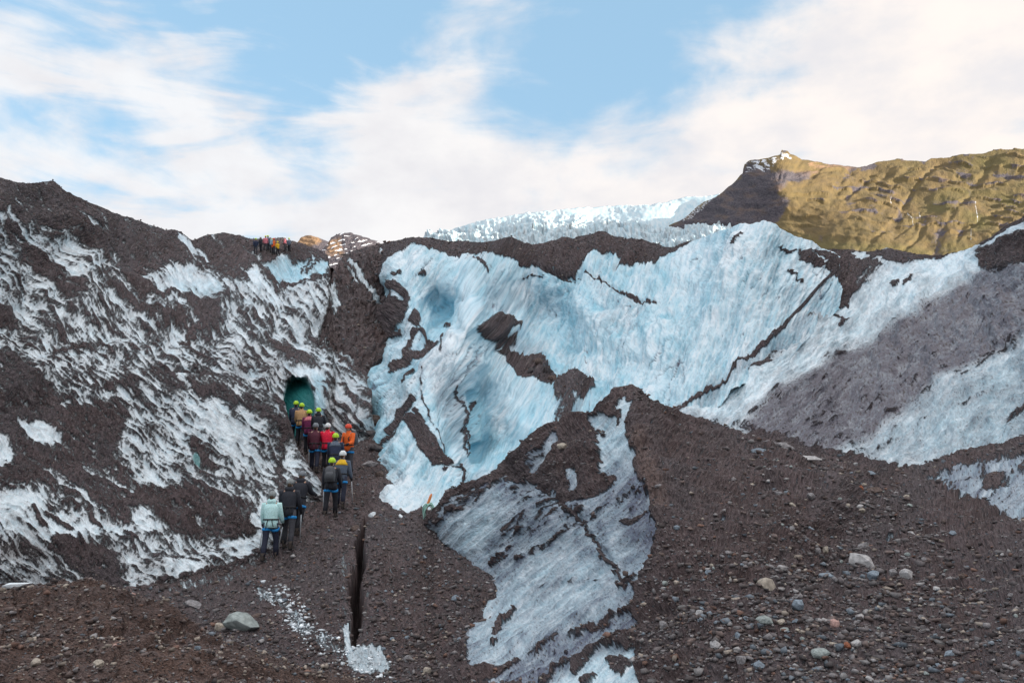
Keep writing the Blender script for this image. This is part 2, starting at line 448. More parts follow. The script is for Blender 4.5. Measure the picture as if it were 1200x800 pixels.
L_OPS = [
    ('p', [(-420, 90), (-60, 180), (62, 200), (170, 255), (225, 275), (300, 265), (400, 275), (400, 300), (300, 330), (262, 318), (235, 300), (215, 310), (190, 318), (150, 296), (120, 296), (60, 268), (0, 250), (-60, 250), (-420, 220)], 6, 0.95),
    ('s', [(15, 265), (50, 305), (85, 342)], 10, 0.75), ('s', [(118, 318), (150, 345), (190, 368)], 7, 0.8),
    ('p', [(128, 285), (150, 278), (185, 305), (190, 335), (165, 348), (140, 322)], 6, 0.75),
    ('s', [(3, 248), (30, 272), (64, 300), (92, 320)], 3.5, -0.9), ('s', [(80, 282), (108, 308), (124, 330)], 5, -0.7),
    ('s', [(18, 236), (31, 241)], 1.5, -0.9), ('s', [(55, 268), (75, 282)], 5, -0.3), ('s', [(88, 248), (106, 266)], 3, -0.2),
    ('p', [(-20, 275), (10, 290), (25, 330), (60, 360), (75, 400), (40, 425), (0, 400), (-20, 380)], 6, -0.55),
    ('p', [(-10, 355), (20, 358), (42, 382), (24, 388), (-10, 382)], 4, 1.0),
    ('p', [(165, 328), (185, 318), (200, 308), (226, 312), (252, 328), (264, 346), (244, 343), (232, 338), (214, 340), (186, 340)], 4, -1.2),
    ('s', [(212, 279), (228, 290), (246, 300)], 4, -1.2), ('s', [(235, 296), (244, 306)], 4, -0.5),
    ('s', [(165, 333), (190, 344), (213, 342)], 2.5, 0.8),
    ('p', [(213, 342), (237, 346), (258, 362), (262, 388), (246, 383), (228, 364)], 4, 1.25),
    ('p', [(195, 352), (212, 356), (220, 375), (216, 392), (200, 382)], 4, 0.6),
    ('p', [(255, 298), (300, 290), (330, 296), (310, 312), (300, 330), (272, 326)], 6, 0.65),
    ('p', [(-20, 375), (100, 372), (150, 360), (200, 372), (240, 390), (320, 360), (366, 425), (340, 440), (280, 420), (230, 425), (200, 440), (150, 428), (100, 440), (70, 448), (0, 420)], 8, -0.32),
    ('s', [(62, 408), (80, 400), (104, 394)], 2, 0.9), ('s', [(216, 402), (228, 386), (242, 372)], 2, 0.8),
    ('s', [(300, 325), (322, 350), (347, 380), (368, 412), (386, 448)], 8, -0.8),
    ('p', [(318, 392), (345, 402), (366, 420), (352, 428), (330, 416)], 4, 0.9),
    ('p', [(336, 330), (380, 330), (386, 350), (372, 400), (350, 372)], 5, -0.75),
    ('p', [(308, 314), (329, 298), (345, 308), (366, 305), (383, 310), (381, 322), (352, 329), (325, 329)], 3, -1.6),
    ('s', [(312, 322), (326, 331), (350, 331), (381, 324)], 1.6, 1.1), ('s', [(352, 318), (366, 304)], 1.2, 0.8), ('s', [(358, 322), (372, 306)], 1.2, 0.6),
    ('p', [(383, 300), (440, 290), (450, 380), (440, 430), (420, 425), (402, 405), (388, 402), (392, 352)], 4, 1.3),
    ('s', [(379, 398), (385, 378), (389, 356)], 2.2, 1.2), ('s', [(388, 385), (393, 360)], 2.0, -1.6),
    ('p', [(270, 402), (300, 404), (330, 420), (335, 450), (290, 446), (262, 425)], 6, -0.55),
    ('s', [(262, 416), (300, 415), (318, 417)], 1.0, 0.35), ('s', [(275, 432), (310, 435)], 1.2, 0.3),
    ('p', [(338, 436), (370, 432), (384, 450), (378, 490), (368, 500), (372, 460), (356, 440)], 3, -1.6),
    ('p', [(375, 445), (405, 440), (428, 480), (430, 520), (405, 560), (375, 540)], 5, -0.65),
    ('s', [(372, 445), (400, 452), (416, 480), (424, 500)], 1.4, 0.55), ('s', [(384, 462), (402, 474), (412, 505)], 1.3, 0.5),
    ('p', [(60, 440), (130, 430), (180, 436), (250, 444), (300, 456), (330, 470), (330, 600), (60, 600)], 8, -0.15),
    ('s', [(140, 452), (185, 440), (215, 446), (260, 460), (300, 472)], 7, 0.45),
    ('p', [(-60, 402), (10, 410), (60, 450), (80, 470), (150, 475), (160, 500), (100, 600), (-60, 600)], 6, 0.7),
]
dirtL, s1, s2, f1, filmL = coverage(L, A_L, -0.36, L_OPS, (0.56, 0.62, 0.26), seed=100, gain=0.72)
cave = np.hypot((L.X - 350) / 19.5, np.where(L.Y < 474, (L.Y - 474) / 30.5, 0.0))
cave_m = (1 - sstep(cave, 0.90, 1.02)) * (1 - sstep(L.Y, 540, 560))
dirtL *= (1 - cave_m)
blueL = 0.10 + 0.14 * f1
blueL = paint(L.X, L.Y, blueL, [('p', [(305, 310), (345, 296), (385, 306), (383, 326), (320, 332)], 5, 0.75), ('p', [(366, 440), (386, 446), (380, 500), (366, 520)], 6, 0.75),
                                ('p', [(200, 325), (262, 335), (262, 348), (215, 340)], 6, 0.45), ('s', [(388, 385), (393, 360)], 3, 0.9), ('p', [(290, 425), (306, 428), (302, 446), (288, 444)], 5, 0.5)])
grimeL = 0.16 + 0.30 * np.clip(f1 + 0.5 * s1, 0, 1)
grimeL = paint(L.X, L.Y, grimeL, [('p', [(370, 445), (405, 440), (430, 480), (430, 540), (375, 540)], 10, 0.42), ('p', [(262, 402), (330, 410), (340, 450), (270, 446)], 10, 0.40), ('p', [(336, 330), (385, 330), (380, 400), (350, 380)], 10, 0.22)])
hL = 16 * fbm(L.X / 70, L.Y / 70, 3, 110) + 4.0 * s1 + 2.0 * s2 + 1.6 * fbm(L.X / 14, L.Y / 14, 3, 111) + dirtL * (1.0 + 1.0 * ridged(L.X / 9, L.Y / 9, 2, 112))
hL -= 5 * stroke_mask(L.X, L.Y, [(379, 400), (385, 378), (389, 352)], 3, 1.5)
hL *= sstep(L.Y - L.Y[:1], -2, 30) * 0.75 + 0.25
L.displace(hL * (1 - cave_m))
v = L.P - CAM; v /= np.linalg.norm(v, axis=-1, keepdims=True)
L.P = L.P + v * (cave_m * (2.2 + 0.5 * (350 - L.X) / 18.0))[..., None]
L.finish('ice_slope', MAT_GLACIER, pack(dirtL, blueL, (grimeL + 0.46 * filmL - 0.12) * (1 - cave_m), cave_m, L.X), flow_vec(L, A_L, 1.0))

# ================================================================== LEFT RIB (lower left, in front of the cave)
R_DEPTH = Depth([(-420, 450, 13.0), (-420, 690, 9.6), (-420, 570, 11.2), (0, 690, 16.2), (150, 695, 16.6), (250, 668, 18.8), (300, 652, 19.9), (322, 622, 20.8), (345, 590, 23.2), (368, 566, 26), (382, 570, 28.5), (395, 590, 29),
                 (300, 455, 27.2), (332, 470, 28.6), (345, 515, 27.8), (362, 545, 27.2), (250, 440, 27.0), (180, 432, 27.0), (120, 425, 26.9), (60, 430, 25.2), (0, 450, 22.9), (-60, 450, 20.5),
                 (250, 560, 22.5), (150, 570, 20.8), (60, 560, 19.8), (0, 570, 18.6), (300, 560, 23.6), (320, 520, 25.6), (200, 500, 24.2), (100, 500, 23.2),
                 (0, 630, 17.1), (150, 630, 18.3), (60, 632, 17.4), (0, 645, 16.7), (120, 660, 17.2), (220, 630, 19.4), (0, 720, 15.7), (150, 730, 16.0), (300, 690, 19.0), (400, 640, 25)])
R = Sheet(-420, 396, [(-420, 440), (-60, 440), (60, 432), (120, 427), (180, 432), (250, 440), (300, 453), (325, 463), (334, 474), (345, 513), (354, 532), (365, 550), (380, 573), (396, 600)],
          [(-60, 735), (150, 735), (260, 705), (330, 680), (396, 640)], R_DEPTH, 1.4, 1.3, 201)
A_R = 38
R_OPS = [
    ('p', [(-60, 400), (10, 410), (50, 445), (75, 478), (110, 470), (150, 474), (158, 490), (138, 512), (136, 535), (160, 560), (190, 575), (235, 580), (300, 600), (312, 640), (270, 632), (230, 628), (150, 612), (100, 592), (60, 574), (0, 566), (-60, 566)], 7, 0.72),
    ('p', [(60, 440), (115, 432), (150, 428), (160, 455), (150, 472), (110, 466), (90, 476), (70, 460)], 5, -0.35),
    ('p', [(22, 494), (45, 490), (73, 512), (60, 524), (36, 516)], 3, -1.5), ('p', [(-20, 510), (5, 520), (20, 540), (0, 548), (-20, 548)], 4, -1.1),
    ('s', [(100, 548), (117, 560)], 4, -0.7), ('s', [(58, 554), (84, 570), (104, 598)], 5, -0.75), ('s', [(125, 562), (155, 578)], 3, -0.6),
    ('p', [(-60, 570), (0, 572), (40, 583), (70, 603), (105, 610), (150, 622), (140, 631), (60, 634), (-60, 624)], 4, -1.15),
    ('p', [(152, 600), (172, 598), (200, 624), (155, 627)], 4, -0.9),
    ('s', [(40, 600), (52, 618)], 4, 0.7), ('s', [(58, 606), (84, 622)], 3.5, 0.6), ('s', [(100, 606), (118, 622)], 3, 0.5),
    ('p', [(134, 536), (158, 478), (180, 462), (212, 458), (300, 474), (338, 540), (352, 568), (338, 596), (312, 588), (290, 562), (246, 548), (236, 576), (180, 562), (150, 545)], 8, -0.55),
    ('p', [(210, 462), (250, 470), (290, 500), (310, 545), (280, 530), (230, 510)], 10, -0.95),
    ('s', [(130, 452), (185, 438), (215, 446), (260, 460), (300, 472), (332, 500)], 6, 0.5),
    ('s', [(226, 524), (240, 540), (252, 548)], 4, 0.7),
    ('s', [(325, 466), (336, 490), (338, 530), (326, 572)], 4.5, 0.8),
    ('p', [(340, 512), (372, 566), (380, 600), (345, 590), (336, 560)], 4, -0.6),
    ('p', [(180, 568), (240, 575), (300, 598), (312, 630), (250, 624), (200, 600)], 7, 0.65),
    ('p', [(-60, 628), (60, 636), (150, 632), (140, 660), (130, 695), (-60, 695)], 4, -0.25),
    ('p', [(58, 640), (68, 628), (100, 640), (130, 640), (146, 690), (128, 700), (100, 670)], 4, 1.2),
    ('p', [(144, 652), (165, 650), (185, 668), (192, 692), (152, 692)], 3, -0.75), ('p', [(186, 662), (215, 656), (240, 668), (236, 684), (200, 690)], 3, -1.3),
    ('p', [(236, 646), (262, 640), (266, 662), (240, 668)], 3, -0.7), ('p', [(262, 632), (285, 626), (300, 640), (300, 656), (268, 660)], 3, -1.2),
    ('p', [(294, 610), (308, 588), (316, 600), (312, 648), (298, 650)], 3, -1.1), ('s', [(180, 640), (200, 648)], 5, -0.6),
    ('p', [(145, 694), (250, 668), (320, 640), (396, 560), (396, 750), (145, 750)], 3, 1.1),
    ('s', [(200, 692), (262, 678), (310, 654), (342, 622), (366, 588)], 7.5, -0.12),
]
dirtR, s1, s2, f1, filmR = coverage(R, A_R, -0.26, R_OPS, (0.50, 0.60, 0.26), seed=200, gain=0.72)
blueR = 0.06 + 0.12 * f1
grimeR = paint(R.X, R.Y, 0.13 + 0.25 * np.clip(f1, 0, 1), [('p', [(-60, 630), (60, 636), (150, 634), (180, 700), (-60, 695)], 6, 0.30), ('p', [(-60, 630), (55, 636), (60, 652), (-60, 648)], 4, 0.5), ('p', [(144, 650), (190, 650), (190, 694), (150, 694)], 6, 0.32), ('s', [(200, 692), (262, 678), (310, 654), (342, 622), (366, 588)], 8, 0.45)])
teal = 1 - sstep(np.hypot((R.X - 230 - (R.Y - 541) * 0.25) / 4.0, (R.Y - 541) / 9.0), 0.8, 1.1)
hR = 14 * fbm(R.X / 70, R.Y / 70, 3, 210) + 4.0 * s1 + 2.0 * s2 + 1.8 * fbm(R.X / 16, R.Y / 16, 3, 211) + dirtR * (1.5 + 1.6 * ridged(R.X / 10, R.Y / 10, 2, 212))
hR += 3 * stroke_mask(R.X, R.Y, [(-60, 626), (60, 633), (150, 629)], 9, 8)
hR += 5 * poly_mask(R.X, R.Y, [(186, 662), (215, 656), (262, 640), (300, 630), (312, 590), (318, 600), (306, 655), (240, 684), (200, 690)], 5)
hR *= sstep(R.Y - R.Y[:1], -2, 30) * 0.8 + 0.2
R.displace(hR)
R.finish('ice_rib', MAT_GLACIER, pack(dirtR * (1 - teal), blueR, (grimeR + 0.46 * filmR - 0.12) * (1 - teal), teal * 0.8, R.X), flow_vec(R, A_R, 1.0), back=((0.4, 0.3), (1.0, 1.0), (1.5, 4.0)))

# ================================================================== VALLEY FLOOR with path, crevasse and rubble gully
V_DEPTH = Depth([(-420, 690, 9.8), (-420, 800, 7.5), (430, 800, 11), (560, 800, 11.2), (300, 652, 19.9), (420, 650, 18.9), (500, 650, 18.6), (540, 680, 16), (575, 690, 15.2), (390, 605, 23.4), (450, 600, 23.2), (500, 620, 21.3),
                 (405, 557, 28.7), (440, 545, 30), (345, 535, 33), (432, 480, 43), (425, 420, 55), (410, 380, 62), (400, 330, 74), (420, 292, 86), (455, 290, 86), (380, 300, 86), (460, 340, 76),
                 (0, 690, 15.9), (150, 696, 16.3), (0, 800, 10.6), (250, 760, 12.5), (250, 672, 18.4), (350, 720, 14.4), (560, 760, 12.6), (600, 600, 26), (345, 590, 23.6), (500, 480, 48), (330, 480, 44), (640, 700, 15.5), (370, 510, 33.5)])
V = Sheet(-420, 640, [(-420, 690), (-60, 676), (140, 670), (240, 650), (300, 618), (335, 560), (345, 500), (368, 440), (380, 370), (390, 320), (402, 299), (415, 294), (440, 287), (455, 284), (468, 282), (480, 283), (490, 330), (500, 420), (510, 540), (560, 600), (640, 660)],
          [(-420, 790), (-60, 770), (100, 775), (200, 830), (640, 830)], V_DEPTH, 1.55, 1.5, 301)
V_OPS = [
    ('p', [(318, 690), (345, 704), (372, 738), (406, 762), (396, 772), (352, 748), (326, 712)], 6, 0.02), ('p', [(296, 690), (330, 690), (330, 706), (300, 706)], 5, 0.15),
    ('p', [(404, 766), (420, 756), (446, 757), (457, 780), (440, 796), (414, 786)], 3, -0.6),
    ('p', [(401, 640), (411, 640), (409, 700), (411, 752), (402, 752), (400, 700)], 4, 0.25), ('s', [(407, 742), (411, 760)], 4, -0.9), ('s', [(431, 694), (431, 712)], 2.2, 0.1),
    ('s', [(200, 692), (262, 678), (310, 654), (342, 622), (366, 588)], 5, 0.3),
    ('s', [(410, 308), (432, 330), (447, 350)], 3.5, -0.8), ('s', [(396, 300), (420, 330)], 1.5, -0.4), ('s', [(445, 293), (452, 296)], 4, -0.4),
    ('s', [(400, 415), (412, 425)], 4, -0.3), ('p', [(385, 330), (392, 330), (400, 352), (392, 372), (386, 350)], 3, -0.5),
]
dirtV, s1, s2, f1, _unused = coverage(V, 60, 1.35, V_OPS, (0.22, 0.25, 0.3), seed=300)
ckx = V.X + 3.2 * fbm(V.X / 20, V.Y / 10, 4, 333, 0.65)
ckw = np.interp(V.Y, [606, 622, 645, 668, 705, 740, 758], [0.8, 4.6, 5.4, 7.0, 7.6, 6.4, 2.5]) * (1 + 0.28 * fbm(V.Y / 9, V.Y * 0 + 3, 3, 335))
cxl = np.interp(V.Y, [612, 640, 662, 690, 720, 752, 766], [429, 422, 424, 416, 420, 414, 413])
ckr = np.abs(ckx - cxl) / ckw
ck = (1 - sstep(ckr, 0.75, 1.1)) * sstep(V.Y, 605, 609) * (1 - sstep(V.Y, 752, 760))
ckd = 0.30 + 0.70 * (1 - sstep(ckr, 0.1, 0.9))
hV = 5 * fbm(V.X / 60, V.Y / 40, 4, 310) + 2.0 * fbm(V.X / 12, V.Y / 9, 3, 311) + 1.3 * ridged(V.X / 6, V.Y / 5, 2, 312)
gully = sstep(V.Y, 560, 480)
f1c, f2c, idc = cells(V.X / 9.0, V.Y / 8.0, 61)
hV += gully * (5 * (idc - 0.5) + 4 * sstep(f2c - f1c, 0.0, 0.35) - 3)
hV += 10 * stroke_mask(V.X, V.Y, [(440, 632), (440, 700), (442, 735)], 16, 14) + 8 * stroke_mask(V.X, V.Y, [(404, 640), (396, 700), (400, 745)], 14, 12)
hV += 9 * poly_mask(V.X, V.Y, [(440, 630), (490, 612), (560, 690), (545, 760), (470, 720)], 26)
hV *= 1 - 0.8 * np.exp(-((V.Y - V.Y[:1]) / 8.0) ** 2)
V.displace(hV * (1 - ck))
V.P[..., 2] -= ck * ckd * (1.2 + 0.5 * fbm(V.X / 9, V.Y / 7, 3, 334))
v = V.P - CAM; v[..., 2] = 0; v /= np.linalg.norm(v, axis=-1, keepdims=True)
blueV = 0.25 + 0.2 * f1
warmV = 0.10 + 0.15 * f1
V.finish('valley_floor', MAT_GLACIER, pack(np.maximum(dirtV, ck), blueV, 0.35 + 0.3 * f1, warmV * (dirtV > 0.7), V.X), flow_vec(V, 60, 1.0))

# ================================================================== CENTRAL ICE WALL with the fin
W_DEPTH = Depth([(432, 330, 84), (440, 287, 88), (500, 284, 78), (560, 285, 79), (600, 278, 80), (650, 287, 78), (700, 273, 78), (760, 286, 72), (800, 288, 66), (850, 268, 57), (900, 260, 52), (930, 275, 52), (965, 292, 54),
                 (450, 318, 76), (472, 300, 75), (530, 306, 71), (505, 325, 67), (545, 325, 64), (600, 303, 72), (650, 318, 69), (720, 313, 67), (460, 360, 66), (480, 345, 64), (470, 390, 56), (440, 420, 57), (437, 470, 44),
                 (520, 340, 66), (517, 360, 65), (560, 330, 62), (552, 355, 53), (600, 340, 69), (660, 345, 66), (700, 360, 59), (750, 355, 55.5), (755, 345, 57), (800, 350, 52), (850, 330, 49), (900, 320, 47.5), (800, 400, 44),
                 (700, 440, 47), (720, 400, 51), (760, 440, 43), (800, 470, 36), (850, 420, 41), (900, 380, 43.5), (900, 410, 40.5), (950, 365, 46), (960, 310, 51),
                 (490, 400, 48), (500, 378, 53), (520, 388, 50), (547, 382, 45.5), (575, 372, 55), (602, 388, 58), (590, 405, 53), (640, 395, 62), (650, 370, 66), (620, 372, 66), (620, 425, 49.5), (650, 440, 49), (672, 442, 46), (690, 465, 42.5), (740, 480, 38), (700, 500, 35),
                 (545, 430, 43), (520, 430, 39.5), (497, 430, 39.0), (470, 440, 42), (460, 500, 34), (445, 500, 36), (440, 545, 31.5), (470, 545, 27.8), (455, 600, 24.4), (500, 613, 22.4), (440, 580, 27.5),
                 (500, 500, 31), (525, 476, 33.5), (535, 510, 30.5), (545, 535, 28.2), (557, 500, 42), (553, 466, 45.5), (556, 448, 46), (560, 533, 38.5), (578, 515, 38), (600, 470, 40), (640, 468, 40.5), (620, 500, 34), (600, 528, 33.5), (650, 500, 33.5), (600, 500, 36),
                 (520, 545, 27), (545, 548, 27), (560, 562, 26), (560, 548, 27.2), (578, 547, 28.0), (600, 545, 29.0), (540, 580, 24.5), (520, 590, 23.8), (640, 560, 30), (700, 560, 31)])
W = Sheet(430, 985, [(430, 300), (440, 287), (460, 283), (480, 280), (500, 279), (520, 283), (545, 282), (560, 285), (578, 283), (597, 277), (615, 284), (635, 287), (650, 283), (662, 278), (672, 280), (690, 276), (702, 272), (716, 275), (735, 280), (757, 281), (775, 288), (790, 291),
                     (800, 287), (820, 279), (845, 269), (868, 262), (880, 263), (897, 259), (910, 263), (930, 275), (950, 284), (965, 292), (985, 300)],
          [(430, 620), (500, 626), (560, 610), (640, 580), (720, 550), (800, 500), (850, 470), (910, 430), (965, 380), (985, 360)], W_DEPTH, 1.3, 1.3, 401)
WL = sstep(W.X, 640, 520)
tA, nA = rot2(W.X, W.Y, 127); tB, nB = rot2(W.X, W.Y, 112)
CAP = [(425, 270), (470, 270), (825, 270), (806, 288), (792, 295), (772, 306), (757, 313), (746, 306), (736, 311), (722, 315), (729, 305), (716, 294), (692, 300), (673, 316), (650, 318), (635, 319), (612, 313), (598, 300), (575, 298), (550, 303), (530, 305), (515, 296), (500, 297), (487, 288), (472, 300), (453, 316), (447, 330), (425, 335)]
W_OPS = [
    ('p', CAP, 2.5, 1.5),
    ('p', [(425, 335), (445, 340), (455, 330), (470, 332), (483, 350), (478, 364), (464, 380), (450, 392), (440, 402), (425, 402)], 3, 1.2), ('p', [(434, 340), (447, 330), (462, 345), (454, 352), (440, 356)], 3, -0.6), ('s', [(436, 395), (444, 380)], 3.5, -0.7), ('s', [(464, 342), (470, 350)], 2.5, -0.3),
    ('p', [(476, 374), (488, 362), (493, 370), (487, 378)], 2, 1.1), ('s', [(463, 324), (470, 322)], 2.2, 0.9), ('s', [(492, 327), (498, 323)], 1.8, 0.7),
    ('p', [(481, 380), (493, 381), (514, 393), (500, 405), (482, 415), (464, 434), (457, 438), (456, 425), (472, 415), (474, 395)], 2.5, 1.1), ('p', [(482, 390), (490, 384), (496, 392), (488, 402), (478, 406)], 2, -0.7),
    ('s', [(470, 445), (480, 432)], 1.2, 0.8), ('s', [(432, 400), (445, 392), (466, 385)], 2, 0.5),
    ('p', [(557, 384), (575, 370), (590, 376), (603, 387), (604, 396), (590, 390), (585, 402), (574, 398)], 1.8, 1.6), ('p', [(576, 398), (602, 398), (606, 410), (590, 416), (578, 410)], 4, 0.25),
    ('p', [(580, 413), (600, 414), (624, 420), (640, 428), (652, 440), (652, 454), (640, 452), (624, 443), (606, 436), (594, 424)], 2, 1.4),
    ('p', [(648, 460), (655, 448), (672, 439), (692, 447), (698, 460), (684, 472), (668, 466), (655, 472)], 2, 1.3), ('p', [(652, 470), (668, 464), (690, 470), (660, 496), (645, 498)], 4, 0.0), ('s', [(668, 455), (676, 452)], 2.5, 0.2),
    ('p', [(476, 493), (485, 489), (497, 494), (511, 513), (533, 544), (526, 548), (505, 540), (490, 523)], 1.5, 1.7),
    ('s', [(485, 467), (470, 484), (455, 504)], 3.2, 1.0), ('s', [(432, 530), (450, 514), (478, 496)], 1.6, 0.8), ('s', [(432, 540), (440, 534)], 3, 0.7), ('s', [(490, 485), (496, 495)], 3, 0.9),
    ('s', [(536, 452), (546, 480), (548, 505), (550, 532)], 1.4, 0.45), ('s', [(555, 470), (550, 500), (556, 530)], 1.4, 0.5), ('s', [(497, 440), (495, 462), (504, 490), (522, 520)], 1.0, 0.35), ('s', [(516, 385), (517, 400), (514, 422)], 1.0, 0.4),
    ('s', [(540, 545), (544, 552), (543, 562)], 1.6, 0.8), ('s', [(520, 552), (540, 549)], 1.8, 0.3),
    ('s', [(640, 317), (660, 319), (690, 322), (704, 329), (720, 337), (738, 343), (744, 349), (768, 355)], 1.3, 1.0),
    ('s', [(738, 342), (745, 348)], 2.4, 1.0), ('s', [(874, 277), (868, 296)], 1.4, 0.7), ('s', [(766, 312), (778, 300), (792, 294)], 1.6, 1.0),
    ('p', [(934, 296), (955, 293), (985, 300), (985, 330), (968, 322), (955, 314), (940, 308)], 2, 1.4), ('s', [(918, 286), (930, 294)], 1.3, 0.8), ('s', [(935, 290), (955, 300), (964, 310)], 1.2, -1.0), ('s', [(962, 316), (972, 326)], 3, -0.8), ('s', [(925, 315), (940, 330)], 1.2, 0.5),
    ('s', [(780, 490), (800, 478), (850, 449), (881, 421), (914, 384), (945, 352), (966, 330), (980, 317)], 2.0, 1.0),
    ('s', [(565, 313), (570, 318)], 2.2, 1.1), ('s', [(556, 312), (562, 314)], 1.4, 0.8), ('s', [(520, 374), (524, 378)], 2.0, 0.9), ('s', [(612, 328), (638, 324)], 1.2, 0.2),
]
dirtW, s1, s2, f1, filmW = coverage(W, 122, -1.25, W_OPS, (0.28, 0.34, 0.30), warp=2.5, jag=1.8, soft=0.28, seed=400)
sA = fbm(tA / 40, nA / 8.0, 4, 420, 0.6); sB = fbm(tB / 24, nB / 7.0, 4, 421, 0.6); sB2 = fbm(tB / 10, nB / 4.0, 3, 422)
sw = WL * sA + (1 - WL) * sB
blueW = 0.58 + 0.35 * f1 + 0.30 * sw
blueW = paint(W.X, W.Y, blueW, [('p', [(800, 285), (900, 258), (965, 292), (950, 370), (900, 412), (800, 475), (740, 478), (800, 380)], 40, 0.32, 0.7), ('p', [(440, 545), (480, 560), (530, 580), (500, 615), (455, 600)], 18, 0.22, 0.8), ('p', [(490, 440), (547, 382), (570, 430), (550, 535), (525, 476)], 12, 0.16, 0.8),
                                ('p', [(545, 460), (560, 450), (580, 500), (600, 545), (555, 540)], 8, 0.95, 0.8), ('p', [(505, 350), (528, 350), (528, 375), (512, 378)], 5, 1.0), ('p', [(432, 440), (448, 450), (446, 560), (432, 560)], 8, 0.9), ('p', [(820, 335), (855, 325), (850, 365), (825, 365)], 10, 0.8), ('p', [(560, 395), (620, 440), (640, 470), (585, 480)], 12, 0.55, 0.8),  # first patch: blue shade of the hollow put into the ice tint
                                ('s', [(700, 362), (704, 364)], 5, 1.0), ('s', [(775, 374), (783, 370)], 4.5, 1.0), ('s', [(645, 420), (652, 424)], 5, 0.9)])
grimeShadeW = 0.06 + 0.14 * np.clip(f1 - 0.2 * sw, 0, 1)
grimeShadeW = paint(W.X, W.Y, grimeShadeW, [('p', [(570, 330), (650, 340), (645, 365), (590, 372), (560, 360)], 14, 0.34), ('p', [(490, 440), (520, 400), (550, 460), (548, 535), (520, 480)], 10, 0.30), ('p', [(580, 398), (640, 400), (640, 425), (600, 420)], 10, 0.35),
                                  ('p', [(700, 325), (760, 350), (740, 400), (700, 400)], 14, 0.26), ('p', [(810, 470), (900, 405), (955, 350), (965, 330), (950, 400), (900, 430), (820, 480)], 8, 0.42), ('p', [(540, 560), (600, 545), (620, 560), (560, 575)], 6, 0.30)])
hW = 13 * fbm(W.X / 60, W.Y / 60, 3, 410) + 3.2 * sw + (1.1 * sB2) * (1 - 0.5 * WL) + 1.3 * fbm(W.X / 10, W.Y / 10, 3, 411) + dirtW * (1.2 + 1.6 * ridged(W.X / 9, W.Y / 9, 2, 412))
scal = ridged(tB / 26 + 0.4 * f1, nB / 8.5, 2, 430)
hW += (1 - WL) * 3.0 * scal
flute = fbm(tB / 170, nB / 30, 2, 451) * (1 - WL) + fbm(tA / 150, nA / 26, 2, 452) * WL
hW += 11 * flute
grimeShadeW = grimeShadeW + 0.16 * sstep(-flute, 0.0, 0.5)  # shade of the flute troughs put into grime and blue tones
blueW = blueW - 0.35 * flute
fl2 = fbm(tA / 30, nA / 3.4, 3, 425) * WL + fbm(tB / 22, nB / 3.2, 3, 426) * (1 - WL)
grimeShadeW = grimeShadeW - 0.06 + 0.40 * sstep(fl2, 0.30, 0.75) * (0.35 + 0.65 * WL)
blueW = blueW + 0.45 * (fl2 - 0.05)
hW -= 2.2 * sstep(fl2, 0.0, 0.5)
crk = sstep(1 - np.abs(perlin(tA / 85 + 0.6 * f1, nA / 13, 441)), 0.955, 0.99) * sstep(fbm(W.X / 40, W.Y / 40, 2, 442), 0.0, 0.3) * sstep(W.X, 640, 560)
crk = np.maximum(crk, sstep(1 - np.abs(perlin(tB / 60, nB / 16 + 0.5 * f1, 443)), 0.965, 0.992) * sstep(fbm(W.X / 45, W.Y / 45, 2, 444), 0.12, 0.35) * sstep(W.X, 600, 680))
grimeShadeW = grimeShadeW + 0.75 * crk
hW -= 2.5 * crk
hW -= 4.5 * stroke_mask(W.X, W.Y, [(640, 318), (690, 322), (720, 337), (744, 349), (770, 355)], 2.5, 1.5)
hW -= 7 * (1 - sstep(np.hypot((W.X - 517) / 11.0, (W.Y - 362) / 13.0), 0.5, 1.2))
hW -= 7 * stroke_mask(W.X, W.Y, [(553, 462), (555, 500), (560, 534)], 3.5, 3.0)
hW += 7 * poly_mask(W.X, W.Y, [(557, 384), (575, 370), (603, 387), (604, 396), (585, 402), (574, 398)], 5) + 6 * poly_mask(W.X, W.Y, [(648, 460), (672, 440), (697, 452), (690, 470), (660, 475)], 6)
for (cx, cy, r) in ((702, 363, 7), (779, 372, 8), (648, 421, 7), (676, 404, 5), (600, 460, 6)):
    hW -= 3.5 * (1 - sstep(np.hypot(W.X - cx, W.Y - cy) / r, 0.55, 1.15))
lobe = poly_mask(W.X, W.Y, [(556, 440), (590, 420), (645, 460), (660, 490), (620, 535), (570, 545), (556, 510)], 12)
hW *= (sstep(W.Y - W.Y[:1], -3, 26) * 0.8 + 0.2) * (1 - 0.6 * lobe)
grimeShadeW = grimeShadeW * (1 - 0.5 * lobe)
W.displace(hW)
W.finish('ice_wall', MAT_GLACIER, pack(dirtW, blueW, grimeShadeW + 0.35 * filmW - 0.06, np.zeros_like(dirtW), W.X), np.stack([tA * WL + tB * (1 - WL), nA * WL + nB * (1 - WL), W.X * 0], -1))

